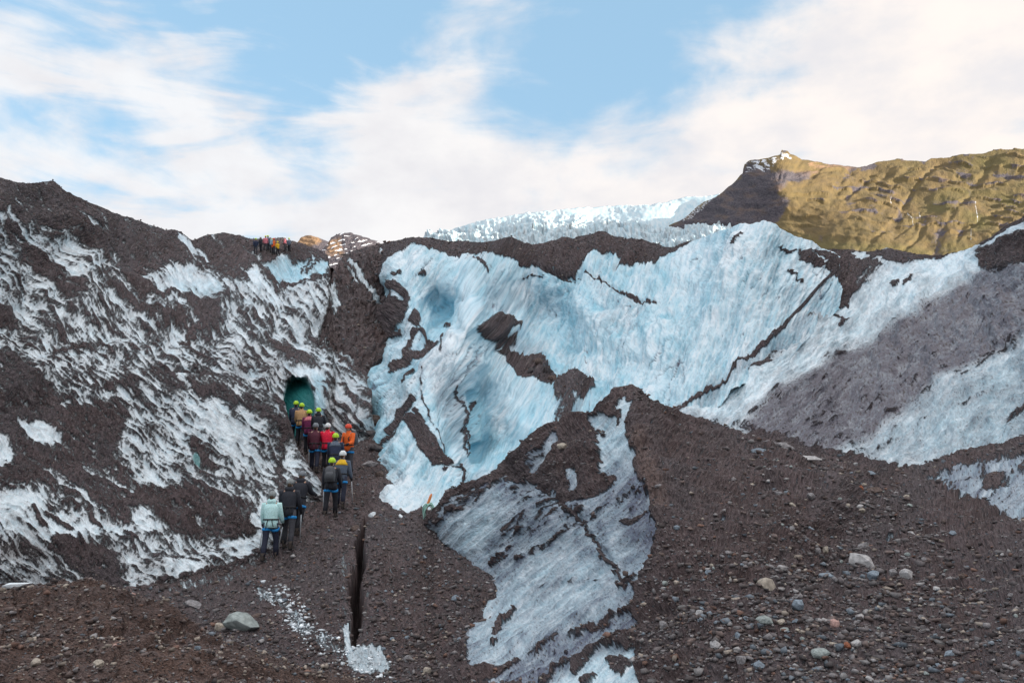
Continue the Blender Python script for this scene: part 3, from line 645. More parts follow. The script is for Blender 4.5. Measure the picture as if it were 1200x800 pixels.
# ================================================================== RIGHT SLOPE
RS_DEPTH = Depth([(1620, 150, 28), (1620, 400, 21), (1620, 540, 17.5), (965, 294, 54), (1000, 297, 57), (1050, 300, 56), (1100, 296, 52.5), (1140, 290, 49), (1170, 270, 46), (1200, 255, 43), (1260, 225, 38), (800, 480, 35), (905, 416, 40.3), (950, 372, 45.8), (975, 320, 52), (880, 436, 39),
                  (850, 400, 47), (920, 360, 52), (1200, 400, 33), (1100, 400, 38.5), (1000, 400, 43.5), (1060, 340, 47.5), (1150, 330, 43), (1200, 520, 26.8), (1100, 535, 27.8), (1000, 480, 34.5), (1060, 552, 27.6), (900, 512, 31), (960, 538, 29), (850, 490, 33.5), (940, 440, 38.5), (1260, 420, 29), (1260, 540, 24)])
RS = Sheet(770, 1620, [(770, 492), (800, 471), (850, 442), (881, 412), (914, 374), (940, 346), (957, 318), (965, 293), (985, 292), (1000, 293), (1018, 296), (1040, 291), (1070, 297), (1090, 299), (1104, 300), (1120, 296), (1140, 291), (1150, 284), (1163, 278), (1180, 266), (1200, 254), (1260, 222), (1400, 170), (1620, 120)],
           [(770, 520), (850, 525), (960, 560), (1060, 580), (1260, 570), (1620, 570)], RS_DEPTH, 1.45, 1.3, 501)
A_RS = 141
RS_OPS = [
    ('p', [(1210, 254), (1196, 274), (1150, 296), (1148, 312), (1110, 340), (1062, 368), (1010, 394), (984, 408), (975, 420), (940, 442), (902, 462), (862, 494), (780, 496), (850, 456), (920, 412), (965, 372), (1000, 335), (1040, 312), (1100, 305), (1150, 290)], 5, -0.85),
    ('p', [(930, 290), (965, 290), (1110, 296), (1090, 304), (1046, 308), (1020, 312), (1004, 330), (1006, 342), (990, 350), (978, 340), (970, 330)], 3, 1.2), ('p', [(996, 294), (1016, 292), (1022, 303), (1006, 304)], 2, -1.0), ('s', [(1028, 304), (1040, 309)], 3, -0.4), ('p', [(978, 346), (992, 346), (1000, 356), (986, 360)], 3, 0.8),
    ('p', [(1000, 318), (1036, 310), (1010, 340), (1004, 350)], 4, 0.1),
    ('s', [(1100, 299), (1150, 285), (1165, 276), (1205, 252), (1260, 222)], 4.0, 1.3), ('s', [(1126, 300), (1160, 287), (1185, 274), (1210, 262)], 4, -0.9), ('p', [(1150, 290), (1200, 275), (1260, 250), (1260, 330), (1170, 330), (1145, 312)], 8, 0.55),
    ('p', [(1150, 315), (1062, 372), (980, 416), (902, 466), (880, 500), (960, 530), (1020, 500), (1100, 440), (1180, 395), (1260, 360), (1260, 300)], 10, -0.50),
    ('s', [(1058, 370), (1010, 394), (982, 408), (940, 442), (905, 462)], 2.6, -0.35), ('s', [(1010, 395), (985, 430), (950, 470)], 4, -0.4), ('s', [(1140, 395), (1090, 420), (1040, 455), (1000, 490)], 3, -0.35),
    ('p', [(1260, 380), (1195, 405), (1130, 442), (1062, 482), (1012, 522), (1060, 552), (1120, 532), (1260, 505)], 8, -0.75),
    ('s', [(1195, 450), (1140, 470), (1070, 500), (1010, 535)], 2, -0.3), ('s', [(1200, 480), (1180, 490)], 3, 0.1),
    ('p', [(880, 500), (960, 530), (1010, 540), (1060, 550), (1060, 590), (880, 540)], 4, 1.1),
    ('s', [(780, 486), (805, 476), (850, 451), (881, 424), (914, 387), (945, 356), (968, 332)], 3.0, 0.6), ('s', [(900, 424), (870, 445), (840, 462)], 2, 0.4),
    ('s', [(975, 362), (990, 372), (985, 380)], 2.2, 0.6), ('s', [(1045, 338), (1052, 336)], 2.5, 0.8), ('s', [(1062, 336), (1068, 330)], 2.0, 0.6),
]
dirtRS, s1, s2, f1, filmRS = coverage(RS, A_RS, -0.2, RS_OPS, (0.15, 0.36, 0.26), warp=4, jag=5, soft=0.36, seed=500, wl=(40, 12))
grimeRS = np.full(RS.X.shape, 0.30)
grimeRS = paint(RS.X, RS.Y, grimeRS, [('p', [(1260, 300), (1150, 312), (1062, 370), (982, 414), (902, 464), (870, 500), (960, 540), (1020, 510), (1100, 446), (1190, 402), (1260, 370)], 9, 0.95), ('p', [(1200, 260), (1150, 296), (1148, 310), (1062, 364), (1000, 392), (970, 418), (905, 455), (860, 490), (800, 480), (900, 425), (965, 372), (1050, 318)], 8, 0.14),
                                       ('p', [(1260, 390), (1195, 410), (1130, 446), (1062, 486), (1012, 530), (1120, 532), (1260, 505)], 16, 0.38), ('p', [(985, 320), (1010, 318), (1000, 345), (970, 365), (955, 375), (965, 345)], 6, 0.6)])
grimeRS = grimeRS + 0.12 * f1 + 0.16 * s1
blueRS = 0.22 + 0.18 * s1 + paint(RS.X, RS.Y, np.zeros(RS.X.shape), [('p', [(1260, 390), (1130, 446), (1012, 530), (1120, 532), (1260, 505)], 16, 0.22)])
hRS = 11 * fbm(RS.X / 60, RS.Y / 60, 3, 510) + 4 * s1 + 1.8 * s2 + 1.2 * fbm(RS.X / 13, RS.Y / 13, 3, 511) + 1.6 * dirtRS + 2.2 * ridged(RS.X / 22, RS.Y / 16, 2, 513)
hRS *= sstep(RS.Y - RS.Y[:1], -3, 26) * 0.8 + 0.2
RS.displace(hRS)
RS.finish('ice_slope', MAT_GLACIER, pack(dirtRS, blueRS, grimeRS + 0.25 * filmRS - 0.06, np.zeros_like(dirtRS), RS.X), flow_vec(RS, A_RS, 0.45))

# ================================================================== DEBRIS MOUND with its dirty ice face, running into the gravel at the right
M_DEPTH = Depth([(1620, 505, 16), (1620, 650, 8.2), (1620, 800, 4.2), (735, 462, 17), (690, 485, 17.4), (640, 507, 18), (800, 490, 18.2), (880, 515, 20), (960, 538, 22), (1060, 552, 25), (1120, 535, 26.2), (1200, 517, 25.2), (1260, 505, 24),
                 (560, 800, 10.5), (660, 800, 9.3), (760, 800, 8.0), (1000, 800, 6), (1200, 800, 5), (1260, 800, 4.8), (880, 800, 6.9), (1010, 660, 11.3), (1200, 650, 9.4), (1100, 600, 14.5), (1100, 700, 8.6), (900, 600, 12.4), (770, 640, 11), (770, 560, 13.1), (850, 550, 15.0), (850, 700, 9.0), (950, 740, 7.9),
                 (640, 600, 15.2), (560, 620, 18), (510, 622, 20.5), (498, 625, 22), (575, 690, 15.2), (545, 720, 14.2), (540, 790, 11.2), (600, 720, 13.2), (650, 720, 12.0), (700, 540, 15.4), (640, 530, 17), (600, 545, 18.8), (600, 560, 18.1), (560, 562, 19.8), (530, 577, 21), (740, 730, 9.6), (700, 640, 13),
                 (1130, 580, 17.5), (1200, 590, 14.5), (1040, 575, 19.0), (900, 530, 17.6), (930, 546, 16.2), (972, 562, 15.2), (992, 548, 19.2), (1016, 572, 17.0), (1030, 605, 14.0), (985, 620, 12.8), (900, 568, 14.6), (500, 700, 19), (500, 780, 13)])
M = Sheet(492, 1620, [(492, 622), (505, 602), (515, 590), (530, 576), (545, 569), (560, 562), (585, 552), (590, 540), (598, 534), (620, 516), (640, 506), (665, 495), (690, 486), (705, 472), (722, 464), (737, 461), (755, 466), (780, 478), (800, 488), (840, 503), (880, 514), (920, 524), (960, 537), (1000, 545), (1060, 553), (1085, 544), (1110, 536), (1150, 526), (1200, 515), (1260, 503), (1620, 480)],
          [(492, 850), (1620, 850)], M_DEPTH, 1.35, 1.0, 601)
A_M = 141
M_OPS = [
    ('p', [(500, 622), (518, 606), (545, 588), (580, 574), (594, 556), (618, 560), (632, 586), (660, 588), (700, 578), (722, 556), (738, 536), (748, 560), (768, 592), (775, 630), (770, 658), (750, 688), (746, 700), (735, 712), (700, 730), (640, 752), (602, 776), (556, 792), (548, 770), (548, 742), (560, 704), (578, 680), (550, 664), (526, 642)], 4, -0.95),
    ('p', [(505, 604), (530, 578), (560, 563), (590, 552), (600, 558), (560, 592), (530, 607), (505, 618)], 5, 0.05), ('s', [(508, 600), (530, 578), (548, 570)], 6, 0.9),
    ('p', [(592, 560), (628, 568), (660, 590), (700, 580), (735, 560), (745, 590), (700, 606), (650, 622), (610, 630), (570, 652), (585, 620), (600, 590)], 9, -0.30),
    ('s', [(600, 562), (628, 568), (655, 586), (684, 612), (698, 632), (712, 650), (726, 672), (736, 692)], 1.7, 0.7), ('s', [(728, 690), (742, 684), (750, 676)], 1.6, 0.7),
    ('s', [(640, 640), (670, 618), (700, 606)], 3.0, 0.1), ('s', [(578, 660), (600, 640)], 3, 0.1), ('s', [(630, 690), (690, 680), (720, 682)], 2.2, -0.35), ('s', [(605, 655), (640, 640)], 3, 0.0),
    ('s', [(582, 741), (593, 722)], 3.6, 1.6), ('s', [(578, 756), (582, 752)], 3, 1.2), ('s', [(594, 722), (600, 713)], 1.2, 1.2),
    ('p', [(733, 470), (737, 478), (737, 502), (744, 536), (724, 556), (702, 556), (709, 530), (700, 512), (693, 490), (706, 485), (722, 493), (726, 478)], 2.5, -1.1), ('s', [(724, 488), (726, 500)], 3, 0.5), ('s', [(700, 505), (712, 512)], 2, 0.3),
    ('s', [(622, 552), (640, 532), (652, 516)], 4.5, -0.5), ('p', [(610, 530), (630, 522), (640, 532), (620, 550), (606, 552)], 4, 0.1),
    ('p', [(664, 552), (670, 547), (678, 556), (674, 574), (666, 574)], 2.5, -0.5), ('p', [(625, 590), (645, 568), (656, 580), (640, 596)], 4, -0.4),
    ('p', [(735, 560), (760, 570), (775, 620), (772, 650), (738, 620)], 8, -0.45), ('s', [(735, 612), (760, 606)], 4, 0.7),
    ('p', [(602, 778), (640, 752), (700, 732), (738, 712), (750, 730), (700, 758), (650, 782), (625, 806), (560, 806)], 5, -0.5),
    ('p', [(622, 815), (650, 782), (690, 766), (722, 755), (748, 760), (762, 860), (600, 860)], 4, -0.8), ('p', [(712, 772), (724, 768), (745, 776), (736, 800), (720, 790)], 3, 1.2), ('s', [(672, 782), (694, 762)], 4, 0.9), ('s', [(684, 800), (694, 790)], 3, 1.1),
    ('p', [(838, 602), (852, 598), (858, 622), (842, 622)], 5, 0.3), ('p', [(815, 650), (850, 636), (872, 640), (850, 668), (826, 672)], 6, 0.35), ('p', [(1038, 630), (1050, 628), (1046, 650), (1036, 648)], 3, 0.25),
    ('p', [(1080, 560), (1118, 546), (1160, 540), (1200, 530), (1260, 520), (1260, 615), (1195, 612), (1155, 594), (1110, 578)], 9, -0.45), ('p', [(1150, 556), (1180, 552), (1175, 570), (1150, 575)], 6, 0.4),
]
dirtM, s1, s2, f1, filmM = coverage(M, A_M, 1.6, M_OPS, (0.22, 0.48, 0.26), warp=4, jag=4, soft=0.30, seed=600, wl=(44, 12))
grimeM = np.full(M.X.shape, 0.68) + 0.25 * f1 + 0.15 * s1
grimeM = paint(M.X, M.Y, grimeM, [('p', [(520, 610), (600, 572), (612, 600), (560, 650), (530, 640)], 12, 0.46), ('p', [(560, 710), (640, 650), (700, 650), (720, 690), (640, 740), (560, 785)], 16, 0.52), ('p', [(602, 778), (700, 732), (740, 712), (750, 730), (690, 764), (640, 790), (600, 806)], 6, 0.85), ('p', [(732, 556), (760, 566), (778, 620), (772, 652), (738, 640), (720, 600)], 10, 0.88), ('p', [(592, 556), (640, 566), (660, 590), (720, 566), (735, 556), (740, 600), (700, 610), (650, 625), (600, 640), (575, 640)], 10, 0.66),
                                  ('p', [(640, 800), (690, 768), (740, 762), (760, 815)], 8, 0.12), ('p', [(693, 485), (737, 470), (742, 530), (702, 552)], 6, 0.36), ('p', [(1080, 550), (1260, 515), (1260, 620), (1100, 590)], 8, 0.62)])
blueM = 0.34 + 0.2 * f1 + 0.2 * s1
t, n = rot2(M.X, M.Y, A_M)
stri = fbm(t / 150, n / 5.5, 4, 620, 0.6)
grimeM = grimeM + 0.34 * stri - 0.03
WXm, WYm = M.P[..., 0].copy(), M.P[..., 1] + 1.6 * M.P[..., 2]
rough = fbm(WXm * 1.6, WYm * 1.6, 4, 610)
clod = ridged(WXm * 3.2, WYm * 3.2, 3, 612)
crest = np.exp(-(1 - stroke_mask(M.X, M.Y, [(735, 455), (745, 500), (760, 545), (772, 590), (775, 640)], 26, 26)) * 3.0)
M.displace(9 * crest)
hM = (1 - dirtM) * (2.0 * s1 + 1.0 * s2 + 2.6 * stri + 1.5 * fbm(M.X / 20, M.Y / 20, 3, 613))
M.displace(hM)
M.P = M.P + M.N * (dirtM * (0.10 * rough + 0.045 * clod + 0.035) * sstep(M.D, 4, 9) + dirtM * (0.03 * rough + 0.012 * clod) + 0.16 * fbm(WXm * 0.5, WYm * 0.5, 3, 611))[..., None]
# ledge whose lip hangs over the stony channel, and the dark hollow under the left shoulder
M.displace(3 * stroke_mask(M.X, M.Y, [(880, 522), (930, 535), (970, 556), (992, 580)], 9, 8) - 9 * stroke_mask(M.X, M.Y, [(596, 545), (602, 556)], 6, 4)
           - 3.0 * stroke_mask(M.X, M.Y, [(628, 568), (655, 586), (684, 612), (712, 650), (736, 692)], 2.5, 2) + 5 * poly_mask(M.X, M.Y, [(640, 506), (690, 486), (706, 530), (690, 548), (640, 540), (600, 560)], 8))
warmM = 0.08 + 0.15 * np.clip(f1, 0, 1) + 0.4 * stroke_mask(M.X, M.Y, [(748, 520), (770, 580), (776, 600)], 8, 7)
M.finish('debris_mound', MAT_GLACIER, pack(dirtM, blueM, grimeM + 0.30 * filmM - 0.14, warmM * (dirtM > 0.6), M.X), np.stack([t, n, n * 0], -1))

# ================================================================== FOREGROUND RISE of brown rubble, bottom left
F_DEPTH = Depth([(-420, 690, 5.4), (-420, 850, 3.2), (0, 684, 7.0), (90, 680, 7.0), (200, 714, 7.2), (300, 758, 7.6), (400, 788, 8.2), (440, 810, 8.4), (0, 800, 4.3), (120, 800, 4.5), (250, 800, 5.4), (100, 740, 5.6), (-60, 690, 6.8), (-60, 800, 4.0), (200, 760, 5.9), (350, 800, 7.0)])
F = Sheet(-420, 446, [(-420, 694), (-60, 690), (0, 686), (40, 683), (60, 680), (100, 680), (125, 686), (150, 696), (172, 704), (200, 716), (235, 735), (270, 751), (310, 763), (340, 776), (380, 786), (410, 793), (446, 812)],
          [(-60, 850), (446, 850)], F_DEPTH, 1.4, 1.6, 701)
FX, FY = F.P[..., 0].copy(), F.P[..., 1].copy()
f1c, f2c, idc = cells(FX * 4.5 + 0.4 * fbm(FX * 3, FY * 3, 2, 3), FY * 3.4 + F.P[..., 2] * 3.0, 71)
edge = sstep(f2c - f1c, 0.02, 0.30)
q1, q2, qid = cells(FX * 13, FY * 10 + F.P[..., 2] * 9, 72)
hF = 0.16 * fbm(FX * 1.1, FY * 1.1, 3, 710) + 0.06 * (idc - 0.4) * edge - 0.05 * (1 - edge) * (idc > 0.45) + 0.022 * (qid - 0.3) * sstep(q2 - q1, 0.02, 0.3) + 0.02 * fbm(FX * 16, FY * 16, 3, 711)
F.P = F.P + F.N * (hF * (0.35 + 0.65 * sstep(F.Y - F.Y[:1], 0, 16)))[..., None]
dF = np.ones(F.X.shape)
F.finish('rubble_rise', MAT_GLACIER, pack(dF, dF * 0, dF * 0, 0.66 + 0.35 * fbm(FX * 2, FY * 2, 3, 712) + 0.3 * (qid - 0.5), F.X), np.stack([FX * 150, (FY + F.P[..., 2]) * 150, FX * 0], -1),
         back=((0.5, 0.3), (2.5, 2.2), (6.0, 7.0), (12.0, 14.0)))

# ================================================================== ground sheet under everything, to the horizon
def ground_plane():
    xs = np.concatenate([-np.geomspace(9000, 60, 30), np.linspace(-50, 50, 11), np.geomspace(60, 9000, 30)])
    ys = np.concatenate([-np.geomspace(4000, 40, 16), np.linspace(-30, 100, 14), np.geomspace(120, 9000, 30)])
    GX, GY = np.meshgrid(xs, ys)
    far = np.maximum(np.hypot(GX, GY) - 60, 0)
    GZ = -7.0 + 0.004 * np.minimum(far, 1500) * fbm(GX / 300, GY / 300, 3, 801)
    P = np.stack([GX, GY, GZ], -1)
    c = np.zeros(GX.shape + (4,)); c[..., 0] = 1
    o = grid_object('ground', P, MAT_GLACIER, c, P * 2, np.full(GX.shape, 0.2)); o['kind'] = 'structure'
ground_plane()
# ================================================================== FAR: icefall, grassy mountain, rock peaks, shading ridge
def icefall_material():
    m, g, b = new_mat('icefall')
    a = g.node('ShaderNodeAttribute', attribute_name='cover'); sc = g.node('ShaderNodeSeparateColor'); g.l.new(a.outputs['Color'], sc.inputs[0])
    fl = g.node('ShaderNodeAttribute', attribute_name='flow').outputs['Vector']
    n = g.noise(fl, 0.22, 4.0, 0.6)
    c = g.mix(g.smooth(n, 0.35, 0.7), (0.52, 0.60, 0.63), (0.33, 0.49, 0.56))
    c = g.mix(sc.outputs[0], c, (0.12, 0.12, 0.14))
    g.l.new(c, b.inputs['Base Color']); b.inputs['Roughness'].default_value = 0.6
    return m

def mountain_material():
    """cover = (rock, green, snow, rust / sunlit orange)"""
    m, g, b = new_mat('mountain')
    a = g.node('ShaderNodeAttribute', attribute_name='cover'); sc = g.node('ShaderNodeSeparateColor'); g.l.new(a.outputs['Color'], sc.inputs[0])
    rock, green, snow = sc.outputs; rust = a.outputs['Alpha']
    fl = g.node('ShaderNodeAttribute', attribute_name='flow').outputs['Vector']
    n1 = g.noise(fl, 0.10, 5.0, 0.6); n2 = g.noise(fl, 0.5, 4.0, 0.65)
    grass = g.mix(g.smooth(n1, 0.35, 0.65), (0.180, 0.128, 0.060), (0.125, 0.094, 0.053))
    grass = g.mix(green, grass, (0.128, 0.112, 0.046))
    grass = g.mix(g.math('MULTIPLY', g.smooth(n2, 0.45, 0.75), 0.5), grass, (0.14, 0.10, 0.052))
    rk = g.mix(g.smooth(n2, 0.3, 0.7), (0.055, 0.050, 0.062), (0.120, 0.106, 0.116))
    rk = g.mix(rust, rk, (0.27, 0.17, 0.10))
    r = g.math('ADD', rock, g.math('MULTIPLY', g.math('SUBTRACT', n2, 0.5), 0.7))
    c = g.mix(g.smooth(r, 0.35, 0.65), grass, rk)
    c = g.mix(g.smooth(g.math('ADD', snow, g.math('MULTIPLY', g.math('SUBTRACT', n2, 0.5), 0.8)), 0.4, 0.6), c, (0.72, 0.74, 0.78))
    g.l.new(c, b.inputs['Base Color']); b.inputs['Roughness'].default_value = 0.95; b.inputs['Specular IOR Level'].default_value = 0.1
    gr = g.node('ShaderNodeAttribute', attribute_name='grain').outputs['Fac']
    bp = g.node('ShaderNodeBump', ins={'Strength': 0.4}); g.l.new(n2, bp.inputs['Height']); g.l.new(g.math('MULTIPLY', gr, 6.0), bp.inputs['Distance']); g.l.new(bp.outputs[0], b.inputs['Normal'])
    return m
MAT_MT = mountain_material(); MAT_FALL = icefall_material()

# ---- icefall
I_DEPTH = Depth([(490, 285, 1500), (560, 260, 1650), (680, 243, 1800), (740, 240, 1900), (800, 232, 1900), (850, 228, 1850), (560, 290, 1250), (700, 290, 1100), (820, 285, 900), (870, 290, 800), (780, 263, 1200), (820, 266, 1080), (850, 270, 960), (800, 246, 1650), (700, 262, 1450)])
I = Sheet(480, 890, [(480, 290), (505, 277), (530, 266), (560, 258), (600, 252), (640, 247), (680, 243), (720, 241), (755, 241), (775, 238), (790, 235), (803, 231), (830, 230), (845, 227), (890, 240)], [(480, 320), (890, 320)], I_DEPTH, 1.0, 1.5, 811)
f1c, f2c, idc = cells(I.X / 6.0 + 0.5 * fbm(I.X / 14, I.Y / 7, 2, 5), I.Y / 3.2, 81)
g1, g2, gid = cells(I.X / 2.8, I.Y / 2.0, 82)
frt = sstep(I.Y, 254, 268)
brk = np.maximum(sstep(fbm(I.X / 70, I.Y / 22, 3, 815) + 0.25, -0.2, 0.5), frt)
hI = brk * (2.6 * (idc - 0.5) + 1.3 * (gid - 0.5)) + 1.4 * fbm(I.X / 20, I.Y / 12, 4, 813) + 4 * fbm(I.X / 80, I.Y / 40, 2, 812)
hI *= 1 + 2.2 * frt
hI *= 0.35 + 0.65 * sstep(I.Y - I.Y[:1], 0, 8)
I.displace(hI)
ev = sstep(f2c - f1c, 0.22, 0.0) * brk * (0.22 + 0.3 * frt)
I.finish('icefall', MAT_FALL, pack(ev, ev, ev, ev, I.X), flow_vec(I, 100), back=((2, 1), (10, 5), (40, 60)))

# ---- grassy mountain
MT_DEPTH = Depth([(770, 285, 1250), (800, 258, 1230), (835, 232, 1200), (868, 205, 1160), (880, 187, 1150), (916, 178, 1130), (950, 188, 1160), (985, 193, 1200), (1060, 188, 1260), (1110, 183, 1280), (1200, 174, 1280), (1320, 160, 1250),
                  (800, 300, 1130), (885, 290, 900), (910, 215, 990), (960, 240, 960), (1000, 300, 760), (1100, 300, 760), (1200, 290, 780), (1050, 240, 980), (1150, 230, 1020), (1320, 290, 780), (860, 240, 1055), (888, 250, 985), (918, 250, 948), (950, 252, 930), (1000, 210, 1120), (1250, 200, 1160)])
MT = Sheet(760, 1320, [(760, 285), (785, 264), (800, 256), (822, 238), (838, 231), (850, 222), (864, 210), (870, 203), (872, 192), (878, 188), (900, 185), (914, 181), (916, 176), (923, 177), (926, 181), (940, 186), (955, 190), (985, 194), (1008, 196), (1030, 190), (1050, 187), (1072, 188), (1085, 188), (1092, 184), (1110, 184), (1130, 181), (1150, 180), (1172, 174), (1200, 173), (1320, 158)],
           [(760, 318), (1320, 322)], MT_DEPTH, 1.0, 1.1, 821)
X, Y = MT.X, MT.Y
big = fbm(X / 52, Y / 30, 4, 822)
hum = ridged(X / 78 + 0.30 * big, Y / 34 - X / 200, 2, 823)
terr = (Y - 0.06 * (X - 900) + 9 * fbm(X / 80, Y / 50, 4, 824)) / 9.0
tf = terr - np.floor(terr)
cliffy = np.clip(fbm(X / 50, Y / 16, 3, 825) * 2.0 + 0.55, 0, 1) * sstep(X, 900, 960) * sstep(Y, 290, 262)
ledge = sstep(tf, 0.55, 0.95) * (1 - sstep(tf, 0.95, 1.0))
gul = ridged(X / 30 + 0.02 * Y, Y / 90, 2, 826)
cliff = poly_mask(X + 5 * fbm(X / 18, Y / 18, 3, 827), Y + 4 * fbm(X / 18, Y / 18, 3, 828), [(760, 290), (790, 262), (838, 230), (866, 208), (874, 190), (905, 196), (950, 200), (948, 208), (922, 214), (910, 224), (924, 238), (918, 252), (890, 268), (870, 300), (760, 320)], 11)
gl = sstep(ridged(X / 46 + Y / 60, Y / 70, 2, 836), 0.55, 0.95) * sstep(X, 900, 960)
h = 4.5 * big + 3.5 * fbm(X / 80, Y / 20, 3, 837) - 1.8 * (hum > 0) * hum * sstep(X, 890, 950) - 2.4 * gl + 3.6 * ledge * cliffy + 0.9 * fbm(X / 14, Y / 5, 3, 838) + 0.6 * fbm(X / 9, Y / 6, 3, 829) - 2.5 * cliff * ridged(X / 10 + 0.2 * Y / 10, Y / 14, 3, 830)
h *= 0.3 + 0.7 * sstep(Y - Y[:1], 0, 10)
MT.displace(h)
rock = np.maximum(cliff, 0.50 * ledge * cliffy + 0.22 * gl + 0.42 * sstep(hum, 0.30, 0.62) * sstep(X, 930, 980) * sstep(fbm(X / 26, Y / 18, 3, 831), -0.15, 0.35))
rock = np.maximum(rock, 0.65 * sstep(Y - Y[:1], 16, 2) * sstep(fbm(X / 22, Y / 10, 3, 832), -0.1, 0.4))
green = np.clip(0.35 + 0.8 * fbm(X / 45, Y / 20, 3, 833), 0, 1) * (0.35 + 0.65 * sstep(X, 1040, 1110)) 
green = np.maximum(green, 0.75 * poly_mask(X, Y, [(890, 262), (930, 272), (1000, 282), (1110, 290), (1100, 300), (940, 296), (890, 285)], 8))
snow = poly_mask(X, Y, [(871, 190), (900, 184), (918, 177), (930, 184), (912, 192), (890, 200), (872, 204)], 3) * (0.42 + 0.5 * fbm(X / 9, Y / 2.5, 3, 835)) + poly_mask(X, Y, [(916, 182), (945, 190), (960, 192), (930, 192)], 2) * 0.35
snow = np.maximum(snow, poly_mask(X, Y, [(790, 240), (830, 228), (842, 230), (800, 262)], 2) * 0.45)
falls = [[(1064, 246), (1068, 250), (1072, 262)], [(1078, 244), (1079, 254)], [(1142, 236), (1146, 256)], [(1138, 264), (1138, 280)], [(1045, 236), (1044, 232)]]
for fl_ in falls: snow = np.maximum(snow, 0.5 * stroke_mask(X, Y, fl_, 0.9, 0.5))
rust = 0.85 * poly_mask(X, Y, [(922, 182), (960, 190), (1000, 196), (985, 202), (950, 202), (930, 196)], 4) + 0.35 * np.clip(fbm(X / 20, Y / 8, 2, 834), 0, 1)  # sunlit orange of the summit's right side painted in, plus random tint
MT.finish('grassy_mountain', MAT_MT, pack(rock, green, snow, rust, X), np.stack([X, Y * 1.6, X * 0], -1), back=((3, 1), (12, 8), (40, 60)))

# ---- two small rock peaks beyond the skyline
def peak(name, x0, x1, top, d, orangeops, snowk, seed):
    dep = Depth([(x0, 290, d), (x1, 290, d * 1.05), ((x0 + x1) / 2, 272, d * 1.12), (x0, 310, d * 0.85), (x1, 310, d * 0.88)])
    S = Sheet(x0, x1, top, [(x0, 315), (x1, 315)], dep, 0.8, 0.8, seed)
    lay = S.Y + 0.22 * (S.X - x0) * (1 if seed == 841 else -1) + 2 * fbm(S.X / 14, S.Y / 8, 3, seed)
    k = lay / 5.0; k = k - np.floor(k)
    S.displace((2.0 * fbm(S.X / 12, S.Y / 8, 4, seed + 1) + 2.0 * sstep(k, 0.2, 0.6)) * (0.3 + 0.7 * sstep(S.Y - S.Y[:1], 0, 6)))
    sn = snowk * sstep(k, 0.45, 0.15) * sstep(fbm(S.X / 8, S.Y / 4, 2, seed + 2), -0.4, 0.2)
    ru = paint(S.X, S.Y, np.zeros(S.X.shape), orangeops)
    S.finish(name, MAT_MT, pack(np.full(S.X.shape, 1.0), sn * 0, sn, ru, S.X), np.stack([S.X * 2, S.Y * 2, S.X * 0], -1), back=((3, 1), (12, 8), (40, 60)))
peak('far_rock_peak', 366, 470, [(366, 308), (384, 286), (388, 279), (394, 275), (401, 273), (410, 273), (420, 276), (430, 279), (442, 283), (470, 306)], 900, [('p', [(384, 285), (398, 280), (402, 300), (384, 300)], 4, 0.8)], 0.68, 841)
peak('far_orange_crag', 345, 396, [(345, 290), (350, 282), (354, 278), (362, 276), (372, 278), (380, 282), (396, 290)], 1400, [('p', [(348, 284), (352, 277), (372, 278), (376, 284), (362, 290)], 3, 1.6)], 0.1, 851)  # orange tint over the upper part of the crag

# ---- the valley side out of frame at the right, behind which the low sun stands: it keeps the glacier in shade
def shade_ridge():
    n, m_ = 220, 40
    a = np.linspace(-900, 760, n); v = np.linspace(-1, 1, m_)
    A, B = np.meshgrid(a, v)
    u = np.array((math.sin(SUN_AZ), math.cos(SUN_AZ))); w = np.array((-u[1], u[0]))      # towards the sun, along the ridge
    cx, cy = u * 430.0
    PX = cx + w[0] * A + u[0] * B * 190; PY = cy + w[1] * A + u[1] * B * 190
    crest = 112 + 10 * fbm(A / 150, A * 0, 4, 861) 
    endf = sstep(A, -900, -560) * sstep(A, 760, 480)
    PZ = -8 + crest * endf * (1 - np.abs(B)) ** 0.9 + 6 * fbm(PX / 40, PY / 40, 4, 862) * (1 - np.abs(B))
    P = np.stack([PX, PY, PZ], -1)
    rk = np.clip(0.5 + fbm(PX / 60, PY / 60, 3, 863), 0, 1)
    o = grid_object('valley_ridge', P, MAT_MT, pack(rk, rk * 0.4, rk * 0, rk * 0.2, PX), P * 0.5, np.full(PX.shape, 1.0)); o['kind'] = 'structure'
shade_ridge()
print('terrain', round(time.time() - T0, 1))
# ================================================================== helpers for things
import bmesh

def tag(o, label=None, cat=None, group=None, kind=None):
    if label: o['label'] = label
    if cat: o['category'] = cat
    if group: o['group'] = group
    if kind: o['kind'] = kind
    return o

def empty(name, loc, rz=0.0):
    o = bpy.data.objects.new(name, None); col.objects.link(o)
    o.empty_display_size = 0.2
    o.location = loc; o.rotation_euler = (0, 0, rz)
    return o

def mesh_obj(name, verts, faces, mat, parent=None, smooth=True):
    me = bpy.data.meshes.new(name); me.from_pydata([tuple(map(float, v)) for v in verts], [], faces)
    if smooth: me.polygons.foreach_set('use_smooth', np.ones(len(faces), bool))
    me.materials.append(mat); me.update()
    o = bpy.data.objects.new(name, me); col.objects.link(o)
    if parent: o.parent = parent
    return o

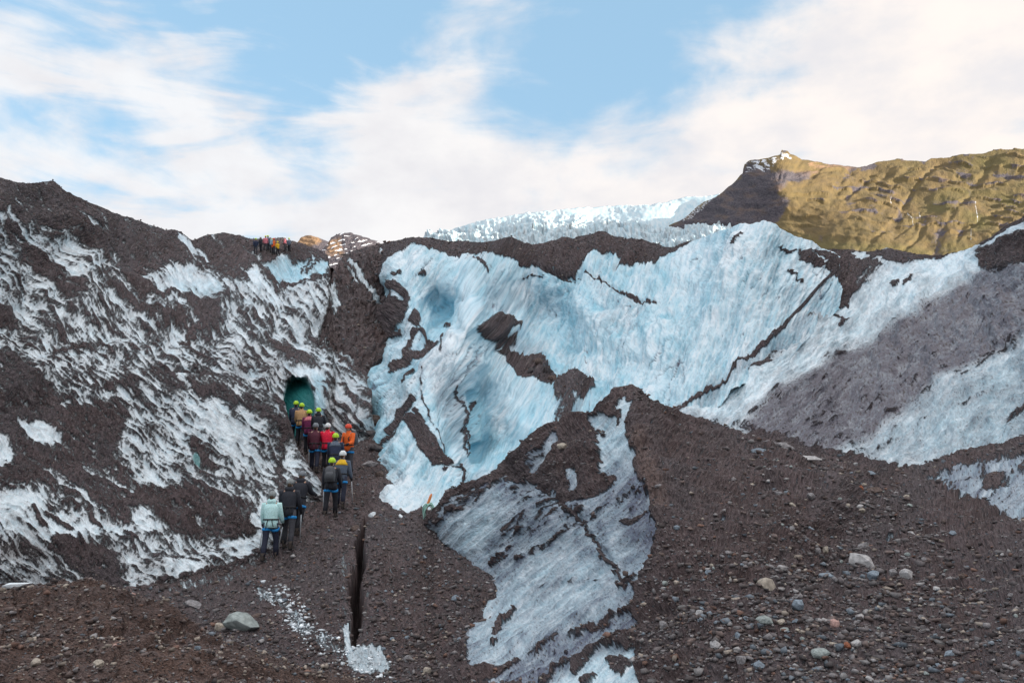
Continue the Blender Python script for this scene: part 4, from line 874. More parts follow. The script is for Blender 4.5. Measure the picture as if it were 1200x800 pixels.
def plain_mat(name, rgb, rough=0.8, var=0.25, scale=18.0, metal=0.0, bump=0.0):
    m, g, b = new_mat(name)
    tc = g.node('ShaderNodeTexCoord')
    n = g.noise(tc.outputs['Object'], scale, 4.0, 0.6)
    dark = tuple(c * (1 - var) for c in rgb); lite = tuple(min(1, c * (1 + var)) for c in rgb)
    g.l.new(g.mix(g.smooth(n, 0.35, 0.65), dark, lite), b.inputs['Base Color'])
    b.inputs['Roughness'].default_value = rough; b.inputs['Metallic'].default_value = metal
    b.inputs['Specular IOR Level'].default_value = 0.3
    if bump:
        bp = g.node('ShaderNodeBump', ins={'Strength': 0.6, 'Distance': bump}); g.l.new(n, bp.inputs['Height']); g.l.new(bp.outputs[0], b.inputs['Normal'])
    return m

def pick(S, px, py):
    """point of a terrain sheet seen at a photo pixel, its depth and its normal"""
    j = int(np.argmin(np.abs(S.X[0] - px)))
    i = int(np.argmin(np.abs(S.Y[:, j] - py)))
    return Vector(S.P[i, j]), float(S.D[i, j]), Vector(S.N[i, j])

# ================================================================== stones
STONE = {
    'grey': plain_mat('stone_grey', (0.235, 0.222, 0.225), 0.9, 0.35, 9.0, bump=0.01),
    'pale': plain_mat('stone_pale', (0.44, 0.425, 0.42), 0.9, 0.22, 9.0, bump=0.01),
    'blue': plain_mat('stone_blue_grey', (0.21, 0.25, 0.29), 0.85, 0.3, 9.0, bump=0.01),
    'beige': plain_mat('stone_beige', (0.40, 0.35, 0.29), 0.9, 0.25, 9.0, bump=0.01),
    'brown': plain_mat('stone_brown', (0.125, 0.092, 0.080), 0.92, 0.35, 9.0, bump=0.01),
    'dark': plain_mat('stone_dark', (0.085, 0.074, 0.074), 0.9, 0.35, 9.0, bump=0.01),
    'pink': plain_mat('stone_pink', (0.50, 0.32, 0.28), 0.9, 0.18, 9.0, bump=0.01),
    'rust': plain_mat('stone_rust', (0.30, 0.115, 0.065), 0.9, 0.3, 9.0, bump=0.01),
    'green': plain_mat('stone_green_grey', (0.30, 0.335, 0.32), 0.88, 0.25, 9.0, bump=0.01),
    'ice': plain_mat('ice_chunk', (0.80, 0.86, 0.89), 0.5, 0.12, 9.0, bump=0.01),
}

def hull_mesh(n, seed, flat=1.0):
    """angular stone of about unit diameter: convex hull of jittered points"""
    r = np.random.default_rng(seed)
    p = r.normal(size=(n, 3)); p /= np.linalg.norm(p, axis=1, keepdims=True)
    p *= r.uniform(0.78, 1.0, (n, 1)) * 0.5
    p[:, 0] *= r.uniform(0.9, 1.25); p[:, 1] *= r.uniform(0.75, 1.0); p[:, 2] *= flat * r.uniform(0.6, 0.85)
    bm = bmesh.new()
    for q in p: bm.verts.new(q)
    res = bmesh.ops.convex_hull(bm, input=bm.verts)
    bmesh.ops.delete(bm, geom=[e for e in res['geom_interior'] if isinstance(e, bmesh.types.BMVert)], context='VERTS')
    return bm

def bm_to_mesh(bm, name, mat):
    me = bpy.data.meshes.new(name); bm.to_mesh(me); bm.free(); me.materials.append(mat); return me

_low = []
for k in range(14):
    bm = hull_mesh(11, 900 + k)
    bmesh.ops.triangulate(bm, faces=bm.faces)
    bm.verts.ensure_lookup_table(); bm.verts.index_update()
    _low.append((np.array([v.co[:] for v in bm.verts]), np.array([[v.index for v in f.verts] for f in bm.faces], np.int32)))
    bm.free()

STONE_MESH = {}
def stone_mesh(colr, k):
    key = (colr, k)
    if key not in STONE_MESH:
        bm = hull_mesh(18, 300 + k)
        bmesh.ops.bevel(bm, geom=list(bm.edges), offset=0.035, segments=1, affect='EDGES', profile=0.6)
        STONE_MESH[key] = bm_to_mesh(bm, 'stone', STONE[colr])
    return STONE_MESH[key]

def boulder_mesh(name, colr, seed, flat):
    bm = hull_mesh(20, seed, flat)
    bmesh.ops.bevel(bm, geom=list(bm.edges), offset=0.03, segments=2, affect='EDGES', profile=0.6)
    bmesh.ops.triangulate(bm, faces=bm.faces)
    bmesh.ops.subdivide_edges(bm, edges=bm.edges, cuts=1, use_grid_fill=True)
    rr = np.random.default_rng(seed)
    off = rr.uniform(0, 50)
    co = np.array([v.co[:] for v in bm.verts])
    d = 0.022 * fbm(co[:, 0] * 7 + off, co[:, 1] * 7 + co[:, 2] * 5, 3, seed) + 0.015 * ridged(co[:, 2] * 9 + off, co[:, 0] * 4, 2, seed + 1)
    for v, dd in zip(bm.verts, d): v.co *= 1 + dd * 1.6
    return bm_to_mesh(bm, name, STONE[colr])

def put_stone(S, px, py, wpx, hpx, colr, label, seed, name='stone', group=None, cat='stone', rz=None, big=True, tilt=0.3):
    p, d, n = pick(S, px, py + hpx * 0.35)
    w = wpx * d / FPX; h = hpx * d / FPX
    rr = random.Random(seed)
    me = boulder_mesh(name, colr, seed, 1.0) if big else stone_mesh(colr, seed % 7)
    o = bpy.data.objects.new(name, me); col.objects.link(o)
    ext = np.array([v.co[:] for v in me.vertices]); e = ext.max(0) - ext.min(0)
    o.scale = (w / e[0], max(w * 0.75, h) / e[1], h / e[2])
    o.rotation_euler = (rr.uniform(-tilt, tilt), rr.uniform(-tilt, tilt), rr.uniform(-0.5, 0.5) if rz is None else rz)
    o.location = p + Vector((0, 0, 1)) * h * 0.24
    tag(o, label, cat, group)
    return o

UNIQUE = [
    (M, 1010, 660, 30, 23, 'pale', 'large pale grey angular boulder, the biggest stone on the right-hand gravel', 'boulder'),
    (M, 1013, 642, 17, 12, 'grey', 'rounded grey stone lying against the top of the biggest pale boulder', 'stone'),
    (M, 900, 690, 24, 19, 'beige', 'beige wedge-shaped rock standing alone to the left of the biggest pale boulder', 'rock'),
    (M, 968, 679, 18, 15, 'blue', 'blue-grey angular rock a little left and below the biggest pale boulder', 'rock'),
    (M, 1027, 680, 22, 12, 'blue', 'flat blue-grey slab directly below the biggest pale boulder', 'rock'),
    (M, 1063, 672, 16, 15, 'pale', 'whitish block-shaped stone to the right of the biggest pale boulder', 'stone'),
    (M, 1048, 675, 13, 9, 'grey', 'low grey stone between the biggest boulder and the whitish block', 'stone'),
    (M, 1098, 687, 15, 11, 'pale', 'smooth pale egg-shaped stone, farthest right of the stones around the big boulder', 'stone'),
    (M, 965, 647, 14, 11, 'beige', 'rounded beige stone up and left of the biggest pale boulder', 'stone'),
    (M, 978, 691, 13, 12, 'grey', 'grey crooked stone leaning against the blue-grey angular rock', 'stone'),
    (M, 980, 738, 17, 12, 'pink', 'pale pink stone in the middle of the lower right gravel', 'stone'),
    (M, 937, 727, 18, 14, 'blue', 'light blue-grey stone with a flat face, left of the pale pink stone', 'stone'),
    (M, 902, 745, 20, 13, 'green', 'green-grey triangular rock below the beige wedge-shaped rock', 'rock'),
    (M, 964, 769, 22, 11, 'green', 'long green-grey stone lying below the pale pink stone', 'stone'),
    (M, 993, 761, 9, 9, 'rust', 'small rust-red stone just below the pale pink stone', 'stone'),
    (M, 1004, 759, 13, 10, 'pale', 'whitish stone right beside the small rust-red stone', 'stone'),
    (M, 977, 758, 13, 10, 'beige', 'beige-grey stone right under the pale pink stone', 'stone'),
    (M, 1115, 761, 21, 9, 'blue', 'elongated lavender-grey stone alone at the far lower right', 'stone'),
    (M, 895, 791, 13, 13, 'blue', 'pale blue-grey block of stone cut by the bottom edge of the view', 'stone'),
    (M, 845, 771, 14, 12, 'pale', 'off-white stone at the lower left corner of the right-hand gravel', 'stone'),
    (M, 871, 763, 14, 10, 'blue', 'grey-blue flat stone between the off-white stone and the triangular rock', 'stone'),
    (M, 874, 786, 13, 11, 'grey', 'grey rounded stone left of the block at the bottom edge', 'stone'),
    (M, 780, 735, 12, 14, 'grey', 'grey upright stone beside the lower end of the dirty ice face', 'stone'),
    (M, 794, 741, 14, 9, 'dark', 'dark low stone right beside the grey upright stone', 'stone'),
    (M, 890, 531, 20, 9, 'blue', 'grey slab at the left end of the slabs on the mound crest', 'rock'),
    (M, 916, 530, 24, 9, 'grey', 'broad grey slab in the middle of the slabs on the mound crest', 'rock'),
    (M, 942, 541, 34, 7, 'pale', 'long flat pale slab at the lip of the mound crest', 'rock'),
    (M, 1003, 577, 10, 9, 'rust', 'orange-brown stone in the stony channel behind the mound lip', 'stone'),
    (M, 1018, 582, 18, 9, 'brown', 'brown slab next to the orange-brown stone in the channel', 'stone'),
    (M, 1018, 556, 18, 8, 'blue', 'blue-grey slab at the foot of the right ice slope', 'rock'),
    (M, 1048, 579, 11, 6, 'pale', 'small pale slab right of the stony channel', 'stone'),
    (M, 776, 586, 9, 8, 'grey', 'single grey stone on the sharp crest of the debris mound', 'stone'),
    (M, 663, 527, 13, 8, 'beige', 'pale beige stone on dark rubble left of the mound top', 'stone'),
    (V, 284, 731, 42, 24, 'green', 'big flat grey-green boulder half buried behind the brown rubble rise', 'boulder'),
    (V, 257, 735, 14, 11, 'beige', 'cream stone at the left end of the big flat boulder', 'stone'),
    (V, 300, 721, 15, 8, 'brown', 'brown long stone behind the big flat boulder', 'stone'),
    (V, 226, 707, 22, 9, 'grey', 'flat grey stone on the valley floor left above the big flat boulder', 'stone'),
    (F, 131, 767, 9, 9, 'pink', 'reddish pink stone in the middle of the brown rubble rise', 'stone'),
    (F, 114, 781, 13, 11, 'beige', 'round beige stone near the bottom of the brown rubble rise', 'stone'),
    (F, 224, 774, 9, 7, 'blue', 'light blue-grey pebble on the right part of the brown rubble rise', 'stone'),
    (F, 41, 782, 13, 12, 'beige', 'tilted beige stone at the lower left of the brown rubble rise', 'stone'),
    (F, 152, 702, 12, 8, 'pink', 'pinkish stone on the crest of the brown rubble rise', 'stone'),
    (F, 20, 682, 32, 9, 'ice', 'white slab of ice on the crest of the brown rubble rise', 'ice block'),
    (V, 441, 468, 22, 16, 'dark', 'dark boulder wedged highest in the narrow gully left of the ice fin', 'boulder'),
    (V, 438, 488, 22, 17, 'brown', 'brown boulder second from the top in the narrow gully', 'boulder'),
    (V, 434, 507, 19, 13, 'dark', 'dark block in the middle of the narrow gully', 'boulder'),
    (V, 440, 524, 20, 13, 'dark', 'dark flat block lowest in the narrow gully', 'boulder'),
    (V, 433, 541, 20, 9, 'grey', 'grey slab where the narrow gully meets the path', 'boulder'),
    (V, 445, 556, 18, 8, 'brown', 'brown slab right of the path below the gully', 'boulder'),
    (V, 417, 617, 13, 8, 'brown', 'brown stone plugging the upper end of the crevasse', 'stone'),
    (V, 436, 604, 9, 8, 'ice', 'white chunk of ice on the path left of the ice fin', 'ice block'),
    (V, 470, 609, 9, 6, 'ice', 'white chunk of ice at the foot of the ice fin', 'ice block'),
    (V, 534, 709, 9, 9, 'blue', 'light blue-grey stone in the middle of the gravel right of the crevasse', 'stone'),
    (V, 493, 755, 15, 11, 'dark', 'dark rounded rock low on the gravel right of the crevasse', 'rock'),
    (V, 478, 770, 12, 10, 'grey', 'grey stone left of the dark rounded rock near the bottom', 'stone'),
    (V, 501, 787, 12, 8, 'beige', 'brownish flat stone at the bottom of the gravel right of the crevasse', 'stone'),
    (V, 424, 668, 12, 9, 'dark', 'dark rock jammed in the upper part of the crevasse', 'stone'),
    (V, 419, 704, 12, 10, 'dark', 'dark rock jammed in the lower part of the crevasse', 'stone'),
    (W, 628, 426, 12, 10, 'brown', 'brown boulder at the top of the rubble chute on the ice wall', 'boulder'),
    (W, 640, 436, 14, 10, 'dark', 'dark boulder in the middle of the rubble chute on the ice wall', 'boulder'),
    (W, 648, 446, 13, 9, 'brown', 'brown boulder at the lower end of the rubble chute on the ice wall', 'boulder'),
    (W, 622, 435, 9, 7, 'dark', 'small dark block at the left edge of the rubble chute on the ice wall', 'boulder'),
]
for k, (S_, px, py, w_, h_, c_, lab, cat_) in enumerate(UNIQUE):
    put_stone(S_, px, py, w_, h_, c_, lab, 1000 + 13 * k, 'boulder' if cat_ == 'boulder' else ('ice_chunk' if cat_ == 'ice block' else 'stone'), None, cat_, big=True, tilt=0.25)

# ---- the next largest stones, each a thing; look-alikes of one place share a label
COLS = ['grey', 'grey', 'pale', 'blue', 'brown', 'dark', 'beige', 'green']
CNAME = {'grey': 'grey', 'pale': 'pale grey', 'blue': 'blue-grey', 'brown': 'brown', 'dark': 'dark grey', 'beige': 'beige', 'green': 'greenish grey'}
LAND = [(M, 1010, 660, 'the biggest pale boulder'), (M, 900, 690, 'the beige wedge rock'), (M, 968, 679, 'the blue-grey angular rock'), (M, 1063, 672, 'the whitish block'), (M, 1098, 687, 'the pale egg-shaped stone'), (M, 965, 647, 'the round beige stone'),
        (M, 980, 738, 'the pale pink stone'), (M, 937, 727, 'the light blue flat-faced stone'), (M, 902, 745, 'the green-grey triangular rock'), (M, 964, 769, 'the long green-grey stone'), (M, 1115, 761, 'the lavender-grey stone'), (M, 895, 791, 'the blue-grey block at the bottom'),
        (M, 845, 771, 'the off-white stone'), (M, 780, 735, 'the upright grey stone'), (M, 890, 531, 'the slabs on the mound crest'), (M, 942, 541, 'the long pale slab'), (M, 1003, 577, 'the orange-brown channel stone'), (M, 1048, 579, 'the small pale slab'), (M, 1018, 556, 'the blue-grey slab under the ice slope'),
        (V, 284, 731, 'the big flat boulder'), (V, 226, 707, 'the flat grey valley stone'), (V, 420, 690, 'the crevasse'), (V, 430, 780, 'the white ice patch below the crevasse'), (V, 534, 709, 'the light blue-grey stone'), (V, 493, 755, 'the dark rounded rock'), (V, 501, 787, 'the brownish flat stone'), (V, 500, 612, 'the rope coil'), (V, 470, 640, 'the gravel hump'),
        (F, 131, 767, 'the reddish pink stone'), (F, 114, 781, 'the round beige rubble stone'), (F, 224, 774, 'the light blue pebble'), (F, 41, 782, 'the tilted beige stone'), (F, 152, 702, 'the pinkish crest stone'), (F, 20, 684, 'the white ice slab'), (F, 300, 790, 'the lower end of the rubble rise')]
USED = set()
def near_label(px, py, w, c, where, S):
    best = min((l for l in LAND if l[0] is S), key=lambda l: math.hypot(px - l[1], py - l[2]))
    dx, dy = px - best[1], py - best[2]
    r = math.hypot(dx, dy)
    how = 'close' if r < 28 else ('a little way' if r < 60 else 'well away')
    a = math.degrees(math.atan2(-dy, dx)) % 360
    side = ['right of', 'upper right of', 'above', 'upper left of', 'left of', 'lower left of', 'below', 'lower right of'][int(((a + 22.5) % 360) // 45)]
    size = 'tiny' if w < 6.5 else ('small' if w < 8.5 else 'fist-sized')
    return '%s %s stone, %s %s %s' % (size, CNAME[c], how, side, best[3])
def scatter_stones(S, n, region, dirt, where, smin, smax, seed, cols=COLS, bias=None):
    rr = np.random.default_rng(seed)
    x0, y0, x1, y1 = region
    done = 0; tries = 0
    while done < n and tries < n * 30:
        tries += 1
        px = rr.uniform(x0, x1); py = rr.uniform(y0, y1)
        if bias and rr.uniform() > bias(px, py): continue
        j = int(np.argmin(np.abs(S.X[0] - px))); i = int(np.argmin(np.abs(S.Y[:, j] - py)))
        if dirt[i, j] < 0.7 or abs(S.Y[i, j] - py) > 3: continue
        if any(abs(px - u[1]) < u[3] * 0.7 and abs(py - u[2]) < u[4] * 0.8 for u in UNIQUE): continue
        c_ = cols[int(rr.integers(len(cols)))]
        w_ = smin + (smax - smin) * rr.uniform() ** 2.2
        lab = near_label(px, py, w_, c_, where, S)
        if lab in USED: continue
        USED.add(lab)
        put_stone(S, px, py, w_, w_ * rr.uniform(0.55, 0.85), c_, lab, int(rr.integers(1 << 20)), 'stone', 'loose stones ' + where, 'stone', rz=rr.uniform(0, 6.28), big=False, tilt=0.4)
        done += 1
gb = lambda px, py: min(1.0, max(0.05, 1.25 - math.hypot((px - 960) / 210.0, (py - 750) / 120.0)))
scatter_stones(M, 150, (775, 600, 1200, 799), dirtM, 'on the gravel around the big pale boulder', 6, 11, 51, bias=gb)
scatter_stones(M, 45, (870, 522, 1070, 612), dirtM, 'in the channel behind the mound lip', 5, 13, 52)
scatter_stones(V, 60, (440, 650, 560, 799), dirtV, 'on the gravel right of the crevasse', 5, 9, 53, cols=['grey', 'dark', 'brown', 'blue', 'dark'])
scatter_stones(V, 25, (200, 690, 400, 790), dirtV, 'on the valley floor behind the rubble rise', 5, 10, 54, cols=['grey', 'dark', 'brown', 'blue', 'pale'])
scatter_stones(F, 25, (0, 690, 400, 799), dF, 'in the brown rubble rise', 5, 9, 55, cols=['beige', 'brown', 'grey', 'beige'])

# ---- everything smaller: loose gravel, one mesh
GRAVEL = None
def gravel_material():
    m, g, b = new_mat('gravel')
    a = g.node('ShaderNodeAttribute', attribute_name='tone')
    tc = g.node('ShaderNodeTexCoord'); n = g.noise(tc.outputs['Object'], 40.0, 3.0, 0.6)
    c = g.mix(g.smooth(n, 0.3, 0.7), g.mix(0.45, a.outputs['Color'], (0.03, 0.025, 0.025)), a.outputs['Color'])
    g.l.new(c, b.inputs['Base Color']); b.inputs['Roughness'].default_value = 0.92; b.inputs['Specular IOR Level'].default_value = 0.2
    return m
MAT_GRAVEL = gravel_material()
PAL = np.array([(0.20, 0.185, 0.185), (0.13, 0.115, 0.115), (0.30, 0.285, 0.28), (0.16, 0.185, 0.21), (0.15, 0.115, 0.105), (0.10, 0.085, 0.083), (0.33, 0.28, 0.235), (0.19, 0.115, 0.09)])
PW_GREY = np.array([0.26, 0.22, 0.10, 0.10, 0.14, 0.10, 0.05, 0.03])
PW_BROWN = np.array([0.06, 0.10, 0.03, 0.02, 0.40, 0.28, 0.06, 0.05])
PW_WARM = np.array([0.06, 0.06, 0.08, 0.02, 0.36, 0.12, 0.18, 0.12])
def gravel(name, S, n, dirt, weight, med, sig, lo, hi, pw, seed, flat=0.75):
    rr = np.random.default_rng(seed)
    w = (dirt > 0.75) * weight * np.abs(np.gradient(S.Y, axis=0))
    w = w.ravel(); w = w / w.sum()
    idx = rr.choice(len(w), size=n, p=w)
    P = S.P.reshape(-1, 3)[idx]; d = S.D.ravel()[idx]
    size = np.clip(np.exp(rr.normal(math.log(med), sig, n)), lo, hi) * d / FPX * (0.8 + 0.55 * sstep(S.Y.ravel()[idx], 560, 780))
    a = rr.uniform(0, 2 * np.pi, n); ca, sa = np.cos(a), np.sin(a)
    sx = size * rr.uniform(0.8, 1.3, n); sy = size * rr.uniform(0.7, 1.1, n); sz = size * rr.uniform(0.55, 1.0, n) * flat / 0.75
    tone = PAL[rr.choice(len(PAL), size=n, p=pw / pw.sum())] * rr.uniform(0.7, 1.7, (n, 1))
    kind = rr.integers(0, len(_low), n)
    VV, FF, CC = [], [], []; base = 0
    for k, (v, f) in enumerate(_low):
        s = np.where(kind == k)[0]
        if not len(s): continue
        x = v[None, :, 0] * sx[s, None]; y = v[None, :, 1] * sy[s, None]; z = v[None, :, 2] * sz[s, None]
        tx = rr.uniform(-0.5, 0.5, (len(s), 1)); y, z = y * np.cos(tx) - z * np.sin(tx), y * np.sin(tx) + z * np.cos(tx)
        X = x * ca[s, None] - y * sa[s, None]; Y = x * sa[s, None] + y * ca[s, None]
        q = np.stack([X, Y, z], -1) + P[s, None, :] + np.array((0, 0, 1)) * (sz[s] * 0.28)[:, None, None]
        VV.append(q.reshape(-1, 3)); CC.append(np.repeat(tone[s], len(v), 0))
        FF.append((f[None] + (base + np.arange(len(s)) * len(v))[:, None, None]).reshape(-1, 3)); base += len(s) * len(v)
    VV = np.concatenate(VV); FF = np.concatenate(FF); CC = np.concatenate(CC)
    me = bpy.data.meshes.new(name)
    me.vertices.add(len(VV)); me.vertices.foreach_set('co', VV.reshape(-1).astype(np.float32))
    me.loops.add(len(FF) * 3); me.polygons.add(len(FF))
    me.loops.foreach_set('vertex_index', FF.reshape(-1).astype(np.int32)); me.polygons.foreach_set('loop_start', np.arange(0, len(FF) * 3, 3, dtype=np.int32))
    me.update(calc_edges=True)
    at_ = me.attributes.new('tone', 'FLOAT_COLOR', 'POINT'); at_.data.foreach_set('color', np.concatenate([CC, np.ones((len(CC), 1))], 1).reshape(-1).astype(np.float32))
    me.materials.append(MAT_GRAVEL)
    o = bpy.data.objects.new(name, me); col.objects.link(o); o['kind'] = 'stuff'
    return o
wM = 0.22 + 0.5 * sstep(fbm(M.X / 40, M.Y / 26, 3, 99), 0.0, 0.5) + 1.0 * np.clip(1.2 - np.hypot((M.X - 970) / 230.0, (M.Y - 735) / 130.0), 0, 1) + 0.9 * stroke_mask(M.X, M.Y, [(885, 525), (950, 545), (1005, 575), (1040, 605), (1100, 640)], 16, 14)
gravel('gravel', M, 17000, dirtM, wM, 3.1, 0.62, 1.5, 11, PW_GREY * 0.75 + PW_BROWN * 0.25, 91)
wV = (0.7 + 0.6 * sstep(V.Y, 700, 790)) * (V.X > 150) * (V.X < 600) * (1 - ck)
gravel('gravel', V, 10000, dirtV, wV, 2.9, 0.50, 1.4, 8.0, PW_GREY * 0.5 + PW_BROWN * 0.5, 92)
gravel('rubble', F, 9000, dF, np.ones(F.X.shape) * (F.X > -20), 2.3, 0.60, 1.3, 9, PW_WARM, 93)
gravel('rubble', W, 2600, dirtW, (W.Y < 330) + 0.7 * (W.Y > 375), 2.0, 0.4, 1.2, 5, PW_BROWN * 0.7 + PW_WARM * 0.3, 94)
gravel('rubble', L, 4200, dirtL, (0.3 + 1.0 * (L.Y < 300) + 1.0 * (L.X > 380)) * (L.X > -20), 1.7, 0.4, 1.1, 4.5, PW_BROWN * 0.8 + PW_WARM * 0.2, 95)
gravel('rubble', RS, 900, dirtRS, (RS.Y < 350) * (RS.X < 1210) * 1.0, 1.9, 0.4, 1.1, 4, PW_BROWN, 96)
gravel('rubble', R, 2200, dirtR, (R.X > -20) * 1.0, 1.6, 0.4, 1.0, 4, PW_BROWN, 97)
# broken ice on the floor
icepal = PAL.copy(); PAL[:] = (0.80, 0.85, 0.88)
wI = poly_mask(V.X, V.Y, [(296, 688), (340, 690), (372, 735), (408, 765), (396, 775), (350, 750), (320, 712)], 8) + 0.6 * stroke_mask(V.X, V.Y, [(418, 775), (445, 785)], 14, 8)
gravel('ice_rubble', V, 420, np.ones(V.X.shape), wI, 2.4, 0.5, 1.3, 7, PW_GREY, 98)
PAL[:] = icepal
print('stones', round(time.time() - T0, 1))
# ================================================================== people
def ring(c, ux, uy, rx, ry, n=14):
    a = np.linspace(0, 2 * np.pi, n, endpoint=False)
    return np.asarray(c)[None] + np.cos(a)[:, None] * np.asarray(ux)[None] * rx + np.sin(a)[:, None] * np.asarray(uy)[None] * ry

class Loft:
    """closed tubes through elliptical rings, collected into one mesh"""
    def __init__(self): self.v = []; self.f = []
    def add(self, rings, cap=True):
        n = len(rings[0]); b = len(self.v)
        for r in rings: self.v.extend(r.tolist())
        for k in range(len(rings) - 1):
            for i in range(n):
                j = (i + 1) % n
                self.f.append((b + k * n + i, b + k * n + j, b + (k + 1) * n + j, b + (k + 1) * n + i))
        if cap:
            self.f.append(tuple(b + i for i in reversed(range(n)))); e = b + (len(rings) - 1) * n
            self.f.append(tuple(e + i for i in range(n)))
    def tube(self, pts, rad, n=10, flat=1.0):
        pts = [np.asarray(p, float) for p in pts]; rings = []
        for k, p in enumerate(pts):
            t = pts[min(k + 1, len(pts) - 1)] - pts[max(k - 1, 0)]; t /= np.linalg.norm(t) + 1e-9
            x = np.cross(t, (0, 1, 0.001)); 
            if np.linalg.norm(x) < 0.2: x = np.cross(t, (1, 0, 0))
            x /= np.linalg.norm(x); y = np.cross(t, x)
            r = rad[k] if hasattr(rad, '__len__') else rad
            rings.append(ring(p, x, y, r, r * flat, n))
        self.add(rings)
    def wrinkle(self, amp, seed, sc=14.0):
        v = np.array(self.v); c = v.mean(0)
        n = fbm(v[:, 0] * sc + v[:, 2] * 3, v[:, 2] * sc + v[:, 1] * 5, 3, seed)
        d = v - c; d[:, 2] = 0; d /= np.linalg.norm(d, axis=1, keepdims=True) + 1e-6
        self.v = (v + d * (n * amp)[:, None]).tolist()
    def build(self, name, mat, parent): return mesh_obj(name, self.v, self.f, mat, parent)

_mats = {}
def cloth(name, rgb, rough=0.75):
    if name not in _mats: _mats[name] = plain_mat(name, rgb, rough, 0.16, 30.0, bump=0.004)
    return _mats[name]
SKIN = plain_mat('skin', (0.50, 0.30, 0.22), 0.6, 0.08)
EYE = plain_mat('eye', (0.03, 0.025, 0.02), 0.3, 0.1); LIP = plain_mat('lips', (0.36, 0.14, 0.12), 0.6, 0.1)
BOOT = plain_mat('boot_leather', (0.055, 0.042, 0.036), 0.7, 0.3); SOLE = plain_mat('boot_sole', (0.02, 0.02, 0.02), 0.8, 0.2)
BLUE_WEB = plain_mat('harness_webbing', (0.02, 0.26, 0.62), 0.6, 0.15)
METAL = plain_mat('pole_metal', (0.62, 0.64, 0.66), 0.35, 0.1, metal=0.4)
GRIP = plain_mat('pole_grip', (0.03, 0.03, 0.032), 0.7, 0.2)

def skin_body(name, joints, edges, radii, mat, parent, sub=1):
    me = bpy.data.meshes.new(name)
    me.from_pydata([tuple(map(float, j)) for j in joints], edges, []); me.update()
    tmp = bpy.data.objects.new(name, me); col.objects.link(tmp)
    md = tmp.modifiers.new('skin', 'SKIN'); md.use_smooth_shade = True
    for k, sv in enumerate(me.skin_vertices[0].data):
        sv.radius = (radii[k], radii[k]); sv.use_root = (k == 0)
    ss = tmp.modifiers.new('sub', 'SUBSURF'); ss.levels = sub; ss.render_levels = sub
    dg = bpy.context.evaluated_depsgraph_get()
    m2 = bpy.data.meshes.new_from_object(tmp.evaluated_get(dg))
    bpy.data.objects.remove(tmp); bpy.data.meshes.remove(me)
    m2.name = name; m2.materials.clear(); m2.materials.append(mat)
    o = bpy.data.objects.new(name, m2); col.objects.link(o); o.parent = parent
    return o

def limb(o, a, l1, b, l2, out=0.0):
    """two-bone limb in the fore-aft plane: a = first angle forward of straight down, b = bend"""
    o = np.asarray(o, float)
    k = o + l1 * np.array((math.sin(out), math.sin(a) * math.cos(out), -math.cos(a) * math.cos(out)))
    e = k + l2 * np.array((math.sin(out) * 0.6, math.sin(a + b), -math.cos(a + b)))
    return k, e

